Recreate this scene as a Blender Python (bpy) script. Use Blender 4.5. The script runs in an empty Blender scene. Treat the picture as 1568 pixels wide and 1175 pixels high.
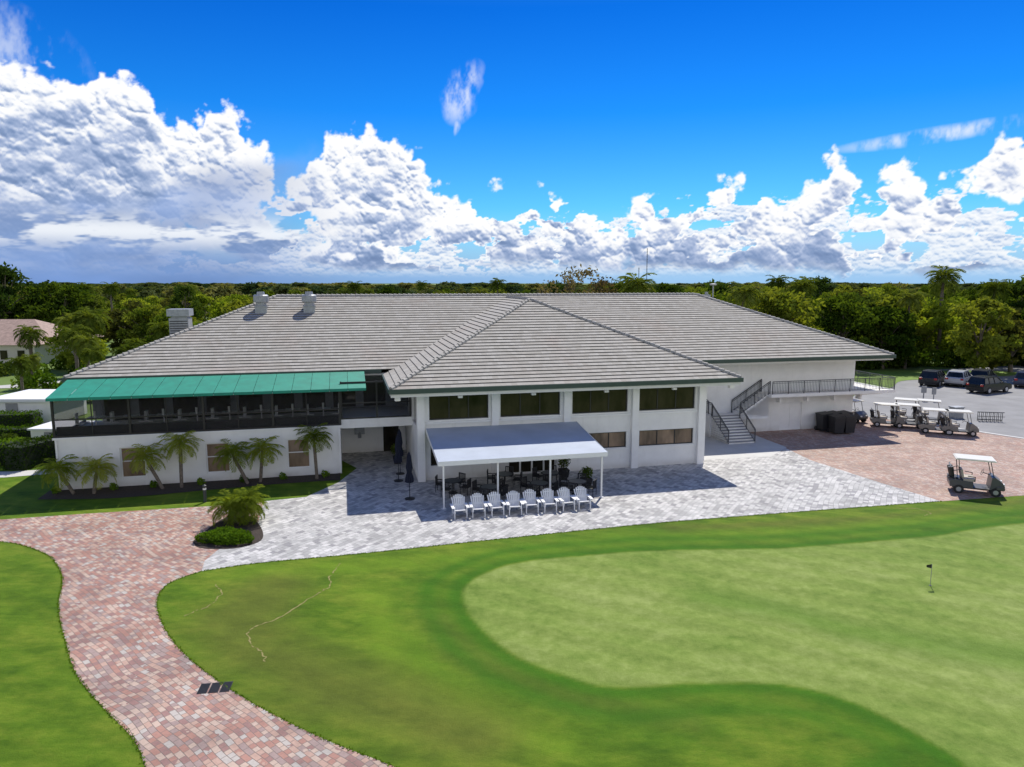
import bpy, math, random
import numpy as np
from mathutils import Vector, Matrix
R=random.Random(7); NR=np.random.RandomState(7)
scene=bpy.context.scene
P0=Vector((-5.72,41.6,0)); TH=math.radians(13.4)
CA,SA=math.cos(TH),math.sin(TH)
def W(a,b,z=0): return Vector((P0.x+a*CA-b*SA, P0.y+a*SA+b*CA, z))
SUN=Vector((math.sin(math.radians(19.4))*math.cos(math.radians(52)),math.cos(math.radians(19.4))*math.cos(math.radians(52)),math.sin(math.radians(52))))

# ------------------------------------------------------------ node helper
class NT:
    def __init__(s,nt): s.nt=nt; s.n=nt.nodes; s.l=nt.links
    def put(s,sock,v):
        if v is None: return
        if isinstance(v,bpy.types.NodeSocket): s.l.new(v,sock)
        else:
            if hasattr(sock.default_value,'__len__') and not hasattr(v,'__len__'): v=[v]*len(sock.default_value)
            if hasattr(sock.default_value,'__len__') and len(sock.default_value)==4 and len(v)==3: v=tuple(v)+(1,)
            sock.default_value=v
    def m(s,op,a,b=None,c=None,clamp=False):
        n=s.n.new('ShaderNodeMath'); n.operation=op; n.use_clamp=clamp
        for i,v in enumerate((a,b,c)): s.put(n.inputs[i],v)
        return n.outputs[0]
    def v(s,op,a,b=None,sc=None):
        n=s.n.new('ShaderNodeVectorMath'); n.operation=op
        s.put(n.inputs[0],a); s.put(n.inputs[1],b)
        if sc is not None: s.put(n.inputs['Scale'],sc)
        return n.outputs[0]
    def noise(s,vec,scale,detail=4,rough=.5,dist=0,color=False):
        n=s.n.new('ShaderNodeTexNoise'); s.put(n.inputs['Vector'],vec); n.inputs['Scale'].default_value=scale
        n.inputs['Detail'].default_value=detail; n.inputs['Roughness'].default_value=rough; n.inputs['Distortion'].default_value=dist
        return n.outputs['Color'] if color else n.outputs['Fac']
    def sm(s,x,a,b,lo=0.,hi=1.):
        n=s.n.new('ShaderNodeMapRange'); n.interpolation_type='SMOOTHSTEP'
        s.put(n.inputs[0],x); n.inputs[1].default_value=a; n.inputs[2].default_value=b; n.inputs[3].default_value=lo; n.inputs[4].default_value=hi
        return n.outputs[0]
    def mix(s,f,a,b,mode='MIX'):
        n=s.n.new('ShaderNodeMix'); n.data_type='RGBA'; n.blend_type=mode
        s.put(n.inputs[0],f); s.put(n.inputs[6],a); s.put(n.inputs[7],b)
        return n.outputs[2]
    def ramp(s,f,stops,interp='LINEAR'):
        n=s.n.new('ShaderNodeValToRGB'); n.color_ramp.interpolation=interp; cr=n.color_ramp
        while len(cr.elements)<len(stops): cr.elements.new(.5)
        for e,(p,c) in zip(cr.elements,stops): e.position=p; e.color=tuple(c)+(1,)
        s.put(n.inputs[0],f); return n.outputs[0]
    def sep(s,v):
        n=s.n.new('ShaderNodeSeparateXYZ'); s.put(n.inputs[0],v); return n.outputs
    def comb(s,x,y,z):
        n=s.n.new('ShaderNodeCombineXYZ')
        for i,q in enumerate((x,y,z)): s.put(n.inputs[i],q)
        return n.outputs[0]
    def pos(s): return s.n.new('ShaderNodeNewGeometry').outputs['Position']

def newmat(name):
    m=bpy.data.materials.new(name); m.use_nodes=True; t=NT(m.node_tree)
    p=t.n['Principled BSDF']; return m,t,p
def pmat(name,col,rough=.6,metal=0.,var=.12,scale=3.,bump=0.,bscale=40,spec=.5):
    m,t,p=newmat(name); ps=t.pos()
    n=t.noise(ps,scale,4,.6)
    lo=tuple(c*(1-var) for c in col); hi=tuple(min(1,c*(1+var)) for c in col)
    t.put(p.inputs['Base Color'],t.ramp(n,[(.3,lo),(.7,hi)]))
    p.inputs['Roughness'].default_value=rough; p.inputs['Metallic'].default_value=metal
    p.inputs['Specular IOR Level'].default_value=spec
    if bump:
        b=t.n.new('ShaderNodeBump'); b.inputs['Strength'].default_value=bump; b.inputs['Distance'].default_value=.02
        t.put(b.inputs['Height'],t.noise(ps,bscale,3)); t.l.new(b.outputs[0],p.inputs['Normal'])
    return m
def stucco(name,col):
    m,t,p=newmat(name); ps=t.pos(); z=t.sep(ps)[2]
    n=t.noise(ps,1.2,4,.6); st=t.noise(t.v('MULTIPLY',ps,(1,1,.12)),3.,4,.65)
    c=t.ramp(n,[(.3,tuple(q*.95 for q in col)),(.7,tuple(min(1,q*1.04) for q in col))])
    c=t.mix(t.sm(st,.52,.75,0.,.18),c,(.55,.53,.48))
    c=t.mix(t.m('MULTIPLY',t.sm(z,.55,.0),t.sm(n,.35,.6,.15,.45)),c,(.42,.38,.31))
    t.put(p.inputs['Base Color'],c); p.inputs['Roughness'].default_value=.8; p.inputs['Specular IOR Level'].default_value=.25
    b=t.n.new('ShaderNodeBump'); b.inputs['Strength'].default_value=.2; b.inputs['Distance'].default_value=.02
    t.put(b.inputs['Height'],t.noise(ps,55,3)); t.l.new(b.outputs[0],p.inputs['Normal']); return m
def leafmat(name,c1,c2,c3,sc=.6,trans=.35,rnd=.6):
    m,t,p=newmat(name); ps=t.pos()
    oi=t.n.new('ShaderNodeObjectInfo')
    n=t.noise(ps,sc,3,.7); r=t.m('MULTIPLY',t.m('SUBTRACT',oi.outputs['Random'],.5),rnd)
    f=t.m('ADD',n,r)
    col=t.ramp(f,[(.22,c1),(.5,c2),(.80,c3)])
    d=t.n.new('ShaderNodeBsdfDiffuse'); t.put(d.inputs[0],col)
    tr=t.n.new('ShaderNodeBsdfTranslucent'); t.put(tr.inputs[0],t.mix(1.,col,(1.5,1.4,.5),'MULTIPLY'))
    mx=t.n.new('ShaderNodeMixShader'); mx.inputs[0].default_value=trans
    t.l.new(d.outputs[0],mx.inputs[1]); t.l.new(tr.outputs[0],mx.inputs[2])
    t.l.new(mx.outputs[0],t.n['Material Output'].inputs[0])
    return m
def pavermat(name,stops,rot,bw,rh,stain=.22,mort=(.14,.12,.10)):
    m,t,p=newmat(name); ps=t.pos()
    mp=t.n.new('ShaderNodeMapping'); mp.inputs['Rotation'].default_value[2]=rot; t.put(mp.inputs[0],ps)
    wv=t.v('ADD',mp.outputs[0],t.v('SCALE',t.noise(ps,.35,1,color=True),sc=.5))
    b=t.n.new('ShaderNodeTexBrick'); t.put(b.inputs['Vector'],wv)
    b.inputs['Color1'].default_value=(0,0,0,1); b.inputs['Color2'].default_value=(1,1,1,1); b.inputs['Mortar'].default_value=(.5,.5,.5,1)
    b.inputs['Scale'].default_value=1; b.inputs['Brick Width'].default_value=bw; b.inputs['Row Height'].default_value=rh
    b.inputs['Mortar Size'].default_value=.009; b.inputs['Mortar Smooth'].default_value=.3
    b.squash=.62; b.squash_frequency=3
    n=t.noise(ps,.45,5,.65); n2=t.noise(ps,14,3,.6)
    col=t.ramp(t.m('ADD',t.sep(b.outputs['Color'])[0],t.m('MULTIPLY',t.m('SUBTRACT',n,.5),.5)),stops,'CONSTANT')
    k=t.m('ADD',t.sm(n,.3,.7,1-stain,1+stain*.5),t.m('MULTIPLY',t.m('SUBTRACT',n2,.5),.4))
    col=t.mix(1.,col,t.comb(k,k,k),'MULTIPLY')
    col=t.mix(t.m('MULTIPLY',b.outputs['Fac'],.8),col,mort)
    t.put(p.inputs['Base Color'],col); p.inputs['Roughness'].default_value=.75; p.inputs['Specular IOR Level'].default_value=.3
    bu=t.n.new('ShaderNodeBump'); bu.inputs['Strength'].default_value=.6; bu.inputs['Distance'].default_value=.012
    t.put(bu.inputs['Height'],t.m('SUBTRACT',t.m('MULTIPLY',n2,.4),b.outputs['Fac'])); t.l.new(bu.outputs[0],p.inputs['Normal'])
    return m

# ------------------------------------------------------------ mesh builder
class MB:
    def __init__(s): s.v=[]; s.f=[]; s.m=[]; s.uv=[]
    def add(s,vs,fs,m=0,uv=None):
        o=len(s.v); s.v+= [tuple(q) for q in vs]
        for i,f in enumerate(fs):
            s.f.append([o+j for j in f]); s.m.append(m); s.uv.append(uv[i] if uv else [(0,0)]*len(f))
    def box(s,x0,x1,y0,y1,z0,z1,m=0,M=None):
        vs=[(x0,y0,z0),(x1,y0,z0),(x1,y1,z0),(x0,y1,z0),(x0,y0,z1),(x1,y0,z1),(x1,y1,z1),(x0,y1,z1)]
        if M is not None: vs=[M@Vector(q) for q in vs]
        s.add(vs,[(0,3,2,1),(4,5,6,7),(0,1,5,4),(1,2,6,5),(2,3,7,6),(3,0,4,7)],m)
    def tube(s,pts,rad,n=8,m=0,cap=True):
        pts=[Vector(q) for q in pts]
        if not hasattr(rad,'__len__'): rad=[rad]*len(pts)
        vs=[]; k=len(pts)
        for i,q in enumerate(pts):
            d=(pts[min(i+1,k-1)]-pts[max(i-1,0)]).normalized()
            u=d.orthogonal().normalized() if abs(d.z)<.95 else Vector((1,0,0)); u=(u-d*u.dot(d)).normalized(); w=d.cross(u)
            for j in range(n):
                an=2*math.pi*j/n; vs.append(q+(u*math.cos(an)+w*math.sin(an))*rad[i])
        fs=[]
        for i in range(k-1):
            for j in range(n):
                fs.append((i*n+j,i*n+(j+1)%n,(i+1)*n+(j+1)%n,(i+1)*n+j))
        if cap: fs.append(tuple(range(n))[::-1]); fs.append(tuple((k-1)*n+j for j in range(n)))
        s.add(vs,fs,m)
    def bar(s,p,q,w,m=0,h=None):
        p=Vector(p);q=Vector(q);d=(q-p).normalized();h=h or w
        u=Vector((0,0,1)).cross(d); u=u.normalized() if u.length>.01 else Vector((1,0,0)); v=d.cross(u)
        vs=[]
        for e in (p,q):
            for i,j in((-1,-1),(1,-1),(1,1),(-1,1)): vs.append(e+u*i*w/2+v*j*h/2)
        s.add(vs,[(0,3,2,1),(4,5,6,7),(0,1,5,4),(1,2,6,5),(2,3,7,6),(3,0,4,7)],m)
    def prof(s,pts,y0,y1,m=0):
        n=len(pts)
        vs=[(x,y0,z) for x,z in pts]+[(x,y1,z) for x,z in pts]
        fs=[tuple(range(n)),tuple(range(n,2*n))[::-1]]+[(i,n+i,n+(i+1)%n,(i+1)%n) for i in range(n)]
        s.add(vs,fs,m)
    def quads(s,arr,m=0):
        o=len(s.v); s.v+= [tuple(q) for q in arr.reshape(-1,3).tolist()]
        for i in range(len(arr)): s.f.append([o+4*i,o+4*i+1,o+4*i+2,o+4*i+3]); s.m.append(m); s.uv.append([(0,0)]*4)
    def mesh(s,name,mats,smooth=False,uv=False):
        me=bpy.data.meshes.new(name); me.from_pydata(s.v,[],s.f)
        for q in mats: me.materials.append(q)
        me.polygons.foreach_set('material_index',s.m)
        if uv:
            l=me.uv_layers.new(name='UVMap'); flat=[c for f in s.uv for q in f for c in q]; l.data.foreach_set('uv',flat)
        if smooth: me.polygons.foreach_set('use_smooth',[True]*len(s.f))
        me.update(); return me
    def obj(s,name,mats,parent=None,loc=(0,0,0),rz=0,smooth=False,uv=False,bevel=0):
        return link(name,s.mesh(name,mats,smooth,uv),parent,loc,rz,1,bevel)
def link(name,me,parent=None,loc=(0,0,0),rz=0,sc=1,bevel=0):
    o=bpy.data.objects.new(name,me); scene.collection.objects.link(o)
    o.location=loc; o.rotation_euler=(0,0,rz); o.scale=(sc,sc,sc) if not hasattr(sc,'__len__') else sc
    if parent: o.parent=parent
    if bevel:
        b=o.modifiers.new('b','BEVEL'); b.width=bevel; b.segments=2; b.limit_method='ANGLE'
    return o
def empty(name,loc=(0,0,0),rz=0):
    e=bpy.data.objects.new(name,None); scene.collection.objects.link(e); e.location=loc; e.rotation_euler=(0,0,rz); return e
def catmull(pts,n=8):
    out=[]
    P=[pts[0]]+list(pts)+[pts[-1]]
    for i in range(1,len(P)-2):
        p0,p1,p2,p3=[np.array(q,float) for q in P[i-1:i+3]]
        for k in range(n):
            t=k/n; out.append(tuple(.5*((2*p1)+(-p0+p2)*t+(2*p0-5*p1+4*p2-p3)*t*t+(-p0+3*p1-3*p2+p3)*t**3)))
    out.append(tuple(pts[-1])); return out
def sheet(name,poly,z,mat,parent=None):
    import mathutils
    vs=[Vector((q[0],q[1],0)) for q in poly]
    tris=mathutils.geometry.tessellate_polygon([vs])
    me=bpy.data.meshes.new(name); fs=[]
    for t in tris:
        a,b,c=[vs[i] for i in t]
        fs.append(t if (b-a).cross(c-a).z>0 else (t[0],t[2],t[1]))
    me.from_pydata([(q.x,q.y,z) for q in vs],[],fs); me.materials.append(mat)
    return link(name,me,parent)

# ------------------------------------------------------------ sky: clouds on a far dome, Nishita world behind
def sst(x,a,b):
    t=np.clip((x-a)/(b-a),0,1); return t*t*(3-2*t)
TAB=np.random.RandomState(5).rand(16,512,512)
def vn(x,y,k):
    ix=np.floor(x).astype(np.int64); iy=np.floor(y).astype(np.int64); fx=x-ix; fy=y-iy
    fx=fx*fx*fx*(fx*(fx*6-15)+10); fy=fy*fy*fy*(fy*(fy*6-15)+10); T=TAB[k%16]
    a=T[ix&511,iy&511];b=T[(ix+1)&511,iy&511];c=T[ix&511,(iy+1)&511];d=T[(ix+1)&511,(iy+1)&511]
    return (a*(1-fx)+b*fx)*(1-fy)+(c*(1-fx)+d*fx)*fy
def fbm(x,y,o,k,r=.5):
    s=0;a=1;n=0
    for i in range(o): s=s+a*vn(x+i*17.3,y+i*9.1,k+i); n+=a; a*=r; x=x*2.03;y=y*2.03
    return s/n
def wor(x,y,k):
    ix=np.floor(x).astype(np.int64); iy=np.floor(y).astype(np.int64); d=np.full(x.shape,9.)
    for i in(-1,0,1):
        for j in(-1,0,1):
            a=(ix+i)&511;b=(iy+j)&511
            px=ix+i+TAB[k%16][a,b]; py=iy+j+TAB[(k+7)%16][a,b]
            d=np.minimum(d,(px-x)**2+(py-y)**2)
    return d
def build_sky_dome():
    az=np.concatenate([np.arange(-180,-40,.6),np.arange(-40,40,.07),np.arange(40,180.1,.6)]); el=np.arange(-.8,25,.07)
    A,E=np.meshgrid(az,el)
    wx=fbm(A/6,E/6,5,1,.6)-.5; wy=fbm(A/6+50,E/6,5,4,.6)-.5
    aw=A+wx*4.
    pts=[(-180,12),(-120,15),(-60,13),(-45,14),(-34.6,13.4),(-30.5,12.6),(-28.6,15.4),(-27.4,12.8),(-25.4,10.6),(-22,12.1),(-19.5,10.4),(-17.1,8.0),(-14.2,10.6),(-10.3,11.5),(-7.8,9.1),(-6.4,7.0),(-1.2,7.2),(2.4,7.3),(5.5,5.2),(9,4.8),(12.5,6.3),(16.4,7.2),(20.4,4.8),(21.9,7.0),(24.4,8.7),(27,6.0),(29,7.7),(31.7,7.1),(34.1,8.8),(45,9),(60,13),(120,15),(180,12)]
    env=np.interp(aw,[p[0] for p in pts],[p[1] for p in pts])
    def billow(x,y,c,w,i):
        jx=(fbm(x/c*1.3+i*31,y/c*1.3,4,2+i,.6)-.5)*1.3; jy=(fbm(x/c*1.3,y/c*1.3+i*13,4,6+i,.6)-.5)*1.3
        return w*(1-1.25*np.minimum(wor(x/c+jx+i*7,y/c+jy+i*3,i+3),.8))
    Es=E*1.08
    L0=billow(A,Es,5.2,.42,0); L1=billow(A,Es,2.5,.27,1); L2=billow(A,Es,1.15,.16,2); L3=billow(A,Es,.5,.08,3)
    fine=.20*(fbm(A/.8,E/.8,5,8,.62)-.5)
    B=L0+L1+L2+L3+fine
    lf=fbm(A/9,E/7,3,9)-.5
    D=(env-E)/1.8+(B-.62)*3.0+lf*1.2
    gap=fbm(A/4.2,E/2.2,5,11,.55)
    D=D-sst(gap,.49,.60)*sst(E,8.0,3.)*4.5
    base=1.7+wy*3.4-.8*sst(A,-5,12)
    a1=sst(D,0,.40)*sst(E-base,-.4,.5)
    def lightof(h,k):
        gy,gx=np.gradient(h,el,az); return np.tanh(-(gy*.9+gx*.3)*k)
    lit=.54+.31*lightof(L0+.6*L1,4.0)+.20*lightof(L1+L2+fine,1.5)+.12*lightof(L3+fine+L2,.7)
    patch=sst(fbm(A/2.6+40,E/1.7,5,10,.6),.46,.66)
    deep=sst(D,.3,3.2)*(.35+.65*sst(lf,-.10,.12))
    sh=np.clip(lit,0,1.1)*(1-.46*deep)*(1-.38*patch*sst(D,.5,1.6))*(.5+.5*sst(E-base,-.3,2.6)); sh=sh+.36*(1-sst(D,.05,.9))
    def ramp(v,st):
        xs=[q[0] for q in st]; return np.stack([np.interp(v,xs,[q[1][c] for q in st]) for c in range(3)],-1)
    c1=ramp(sh,[(0,(.15,.23,.42)),(.13,(.24,.34,.56)),(.26,(.46,.55,.76)),(.40,(.88,.91,.97)),(.55,(1.03,1.03,1.03)),(1.,(1.06,1.06,1.05))])
    C=billow(A+200,E*1.9,2.2,.5,0)+billow(A+200,E*1.9,1.0,.3,1)+billow(A+200,E*1.9,.45,.18,2)+.14*(fbm(A/.4,E/.3,4,2,.6)-.5)
    D2=(4.3+lf*7-E)/1.2+(C-.64)*4.2-2.4*sst(fbm(A/3,E/.9,4,7),.50,.62)
    a2=sst(D2,0,.45)*sst(E,.3,1.5)*(.80+.15*sst(E,1,3))
    l2=.5+.40*lightof(C,.7)
    l2=np.clip(l2,0,1)*(1-.3*sst(D2,.8,3.6))+.2*(1-sst(D2,.1,.9))
    c2=ramp(l2,[(0,(.25,.37,.62)),(.2,(.40,.53,.77)),(.42,(.82,.87,.96)),(.7,(1,1,1)),(1,(1,1,1))])
    hz=ramp(A,[(-30,(.16,.29,.62)),(-8,(.22,.42,.80)),(12,(.30,.55,.92))]); ah=.85*sst(E,5.0,.2)
    veil=sst(A,-10,-25)*sst(E+lf*9+(B-.6)*2.,9.0,5.6)*.84*(A>-70)
    vc=ramp(E,[(0,(.17,.29,.60)),(3,(.22,.34,.62)),(9,(.34,.44,.70))])*(1+.5*(fbm(A/5,E/2,4,3)-.5))[...,None]
    def wisp(a0,e0,sa,se,k,rot):
        da=A+wx*2-a0; de=E-e0; d=da+de*rot; r=(d/sa)**2+((de-da*.08)/se)**2
        return np.clip(1-r,0,1)*sst(fbm(A/1.6+9,E/3.2,6,5,.65),.36,.70)*k
    wi=np.maximum(wisp(-4.2,14.3,1.7,2.4,.9,-.3),wisp(30.5,9.9,7,.6,.8,0)); wi=np.maximum(wi,wisp(-35,14.5,6,3.5,.55,.6)); wi=np.maximum(wi,wisp(-4.8,11.9,.35,.7,.6,0))
    a3=sst(fbm(A/4+3,E/.9,5,12,.6),.49,.62)*np.exp(-((E-3.7)/1.1)**2)*sst(A,-10,-16)*.95*(A>-45)
    col=np.zeros(A.shape+(3,)); al=np.zeros(A.shape)
    def over(c,a):
        nonlocal col,al
        a=np.clip(a,0,1); col=col*(1-a[...,None])+np.asarray(c)*a[...,None]; al=al*(1-a)+a
    over(hz,ah); over(np.array([.86,.91,1.]),wi); over(c2,a2); over(c1,a1); over(vc,veil); over(np.array([.88,.92,.98]),a3)
    fd=sst(E,25,22); al*=fd; col*=fd[...,None]
    ny,nx=A.shape; Rr=6000.
    a=np.radians(A); e=np.radians(E); P=np.stack([Rr*np.sin(a)*np.cos(e),Rr*np.cos(a)*np.cos(e),Rr*np.sin(e)],-1).reshape(-1,3)
    idx=np.arange(nx*ny).reshape(ny,nx); q=np.stack([idx[:-1,:-1],idx[:-1,1:],idx[1:,1:],idx[1:,:-1]],-1).reshape(-1,4)
    q=q[(al.ravel()[q]>.002).any(1)]
    me=bpy.data.meshes.new('sky'); me.vertices.add(len(P)); me.vertices.foreach_set('co',P.ravel())
    me.loops.add(q.size); me.loops.foreach_set('vertex_index',q.ravel().astype(np.int32)); me.polygons.add(len(q))
    me.polygons.foreach_set('loop_start',np.arange(0,q.size,4,dtype=np.int32)); me.update(calc_edges=True); me.validate()
    ca=me.color_attributes.new('cloud','FLOAT_COLOR','POINT'); ca.data.foreach_set('color',np.concatenate([col,al[...,None]],-1).astype(np.float32).ravel())
    m=bpy.data.materials.new('cloud_layer'); m.use_nodes=True; n=m.node_tree.nodes; l=m.node_tree.links; n.clear()
    at=n.new('ShaderNodeAttribute'); at.attribute_name='cloud'; em=n.new('ShaderNodeEmission'); tr=n.new('ShaderNodeBsdfTransparent'); ad=n.new('ShaderNodeAddShader'); o=n.new('ShaderNodeOutputMaterial')
    iv=n.new('ShaderNodeMath'); iv.operation='SUBTRACT'; iv.inputs[0].default_value=1; l.new(at.outputs['Alpha'],iv.inputs[1]); l.new(iv.outputs[0],tr.inputs[0])
    l.new(at.outputs['Color'],em.inputs[0]); l.new(em.outputs[0],ad.inputs[0]); l.new(tr.outputs[0],ad.inputs[1]); l.new(ad.outputs[0],o.inputs[0])
    try: m.cycles.emission_sampling='NONE'
    except Exception: pass
    me.materials.append(m); ob=bpy.data.objects.new('sky',me); scene.collection.objects.link(ob)
build_sky_dome()
def build_world():
    w=bpy.data.worlds.new("World"); scene.world=w; w.use_nodes=True; t=NT(w.node_tree); t.n.clear()
    out=t.n.new('ShaderNodeOutputWorld'); bg=t.n.new('ShaderNodeBackground'); t.l.new(bg.outputs[0],out.inputs[0])
    sky=t.n.new('ShaderNodeTexSky'); sky.sky_type='NISHITA'; sky.sun_disc=False; sky.sun_elevation=math.radians(52); sky.sun_rotation=math.radians(19.4)
    sky.air_density=1.0; sky.dust_density=.3; sky.ozone_density=2.5
    tc=t.n.new('ShaderNodeTexCoord').outputs['Generated']; _,y,z=t.sep(tc)
    col=t.mix(1.,sky.outputs[0],t.ramp(z,[(0.,(.50,.74,.95)),(.10,(.18,.62,1.05)),(.22,(.035,.43,1.0)),(.34,(.010,.30,.88)),(.6,(.2,.5,.95))]),'MULTIPLY')
    hi=t.m('MULTIPLY',t.m('MULTIPLY',t.sm(t.noise(tc,2.2,2,.6),.36,.55),t.sm(z,.55,.38)),t.sm(y,.15,-.2))  # unseen bright cloud cover, added behind the camera to fill the shaded fronts
    S=.13
    col=t.mix(t.m('MULTIPLY',hi,.95),col,t.v('SCALE',(1.5,1.46,1.4),sc=1/S))
    t.put(bg.inputs[0],col); bg.inputs[1].default_value=S
    try: w.cycles.sampling_method='MANUAL'; w.cycles.sample_map_resolution=512
    except Exception: pass
build_world()
sl=bpy.data.lights.new('sun','SUN'); sl.energy=5.0; sl.angle=math.radians(.5); sl.color=(1,.955,.87)
so=bpy.data.objects.new('sun',sl); scene.collection.objects.link(so); so.rotation_euler=SUN.to_track_quat('Z','Y').to_euler(); so.location=(20,60,60)
cam=bpy.data.cameras.new('camera'); co=bpy.data.objects.new('camera',cam); scene.collection.objects.link(co)
co.location=(0,0,12); co.rotation_euler=(math.radians(90-8.2),0,0); cam.lens=1079/1568*36; cam.sensor_width=36; cam.clip_end=12000
scene.camera=co
scene.view_settings.view_transform='Standard'; scene.view_settings.look='None'; scene.view_settings.exposure=0

# ------------------------------------------------------------ materials
M_white=stucco('white_stucco',(.85,.84,.81))
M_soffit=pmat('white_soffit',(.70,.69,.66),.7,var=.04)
M_trim=pmat('white_trim',(.84,.83,.81),.5,var=.03)
M_gutter=pmat('green_gutter',(.045,.075,.06),.45,var=.1)
M_bronze=pmat('dark_bronze',(.022,.021,.02),.45,var=.1)
M_rail=pmat('dark_rail',(.05,.055,.06),.5,var=.1)
M_navy=pmat('navy_fabric',(.012,.016,.035),.85,var=.2,scale=9)
M_awn=pmat('green_awning_fabric',(.006,.24,.15),.6,var=.14,scale=1.5)
M_canv=pmat('grey_canvas',(.40,.45,.53),.7,var=.08,scale=.8)
M_conc=pmat('concrete',(.50,.48,.45),.8,var=.1,scale=1.5,bump=.2)
M_concw=pmat('light_concrete',(.56,.55,.52),.8,var=.08,scale=1.)
M_asph=pmat('asphalt_road',(.25,.245,.24),.85,var=.16,scale=.4,bump=.2)
M_mulch=pmat('mulch',(.045,.032,.024),.95,var=.5,scale=14,bump=.8,bscale=50)
M_metal=pmat('galvanized',(.34,.35,.36),.45,metal=.3,var=.15,scale=4)
M_black=pmat('black_plastic',(.018,.018,.02),.5,var=.15)
M_rubber=pmat('rubber',(.02,.02,.02),.8,var=.1)
M_trunk=pmat('bark',(.16,.13,.10),.9,var=.4,scale=8)
M_vin=pmat('beige_vinyl',(.42,.37,.30),.6,var=.06)
M_chair=pmat('white_poly_lumber',(.80,.80,.80),.5,var=.03)
M_greyp=pmat('grey_step',(.30,.30,.30),.7,var=.1)
M_hub=pmat('hub_silver',(.5,.5,.52),.35,metal=.6,var=.05)
def glass(name,col,rough=.06,spec=.5):
    m,t,p=newmat(name); ps=t.pos()
    n=t.noise(t.v('MULTIPLY',ps,(1,1,.4)),.9,3,.6)
    t.put(p.inputs['Base Color'],t.ramp(n,[(.35,tuple(c*.5 for c in col)),(.65,tuple(c*1.6 for c in col))]))
    p.inputs['Roughness'].default_value=rough; p.inputs['Specular IOR Level'].default_value=spec
    return m
M_glass=glass('window_glass',(.026,.022,.014),.05,.32)
M_blind=glass('window_blind',(.19,.13,.085),.25)
M_cglass=glass('car_glass',(.015,.018,.02))
def screenmat():
    m,t,p=newmat('insect_screen'); p.inputs['Base Color'].default_value=(.012,.012,.014,1); p.inputs['Roughness'].default_value=.8
    tr=t.n.new('ShaderNodeBsdfTransparent'); mx=t.n.new('ShaderNodeMixShader'); mx.inputs[0].default_value=.48
    t.l.new(tr.outputs[0],mx.inputs[1]); t.l.new(p.outputs[0],mx.inputs[2]); t.l.new(mx.outputs[0],t.n['Material Output'].inputs[0]); return m
M_screen=screenmat()
def tilemat():
    m,t,p=newmat('flat_concrete_tile'); uv=t.n.new('ShaderNodeTexCoord').outputs['UV']; ps=t.pos()
    b=t.n.new('ShaderNodeTexBrick'); t.put(b.inputs['Vector'],uv)
    b.inputs['Color1'].default_value=(0,0,0,1); b.inputs['Color2'].default_value=(1,1,1,1); b.inputs['Mortar'].default_value=(.5,.5,.5,1)
    b.inputs['Scale'].default_value=1; b.inputs['Brick Width'].default_value=1.; b.inputs['Row Height'].default_value=1.; b.inputs['Mortar Size'].default_value=.02
    c=t.ramp(b.outputs['Color'],[(0.,(.36,.335,.29)),(.5,(.40,.375,.33)),(1.,(.44,.415,.37))])
    n=t.noise(ps,.22,5,.7)
    c=t.mix(t.sm(n,.50,.74,0.,.35),c,(.37,.28,.23))
    n3=t.noise(t.v('MULTIPLY',ps,(1,1,.4)),1.6,5,.7); c=t.mix(t.sm(n3,.54,.8,0.,.35),c,(.23,.22,.19))
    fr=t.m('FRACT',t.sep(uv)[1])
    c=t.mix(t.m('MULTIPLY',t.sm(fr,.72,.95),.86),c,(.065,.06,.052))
    c=t.mix(t.m('MULTIPLY',b.outputs['Fac'],.25),c,(.12,.11,.10))
    t.put(p.inputs['Base Color'],c); p.inputs['Roughness'].default_value=.85; p.inputs['Specular IOR Level'].default_value=.2; return m
M_tile=tilemat()
M_cap=pmat('ridge_tile',(.40,.375,.335),.8,var=.2,scale=3)
M_redpav=pavermat('red_pavers',[(0.,(.40,.215,.165)),(.22,(.47,.31,.24)),(.42,(.35,.255,.225)),(.60,(.51,.38,.30)),(.78,(.31,.18,.155)),(.92,(.46,.41,.36))],math.radians(40),.30,.17)
M_redpav2=pavermat('red_pavers_court',[(0.,(.40,.245,.19)),(.3,(.47,.325,.25)),(.6,(.39,.285,.24)),(.8,(.50,.38,.31))],math.radians(58),.30,.17)
M_graypav=pavermat('gray_pavers',[(0.,(.40,.39,.375)),(.2,(.54,.525,.50)),(.45,(.47,.46,.44)),(.65,(.60,.58,.555)),(.88,(.31,.30,.30))],math.radians(-13.4-45),.40,.26,.18,(.18,.165,.15))
M_leaf=leafmat('oak_foliage',(.035,.066,.009),(.095,.145,.018),(.21,.24,.035),.30,.38)
M_leafy=leafmat('bright_foliage',(.08,.13,.014),(.17,.24,.022),(.29,.34,.045),.5,.4)
M_leafd=leafmat('dark_foliage',(.022,.046,.009),(.055,.095,.018),(.12,.16,.03),.3)
M_leaffar=leafmat('hazy_far_foliage',(.045,.075,.03),(.095,.125,.048),(.21,.21,.07),.03,.25,.9)  # distance haze is mixed into these leaf colours, paler and bluer
M_leafbrown=leafmat('dry_foliage',(.09,.07,.04),(.14,.11,.06),(.18,.15,.09),.5)
M_leafolive=leafmat('olive_foliage',(.07,.08,.02),(.13,.14,.035),(.22,.22,.06),.4,.35)
M_palm=leafmat('palm_frond',(.14,.19,.025),(.25,.31,.04),(.42,.44,.10),1.5,.5)
M_palmbg=leafmat('bg_palm_frond',(.06,.09,.014),(.12,.16,.022),(.20,.23,.05),1.5,.35)
M_hedge=leafmat('hedge_leaf',(.05,.10,.009),(.10,.19,.015),(.19,.28,.03),1.2)
M_core=pmat('inner_foliage',(.012,.022,.006),.9,var=.3)

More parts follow.
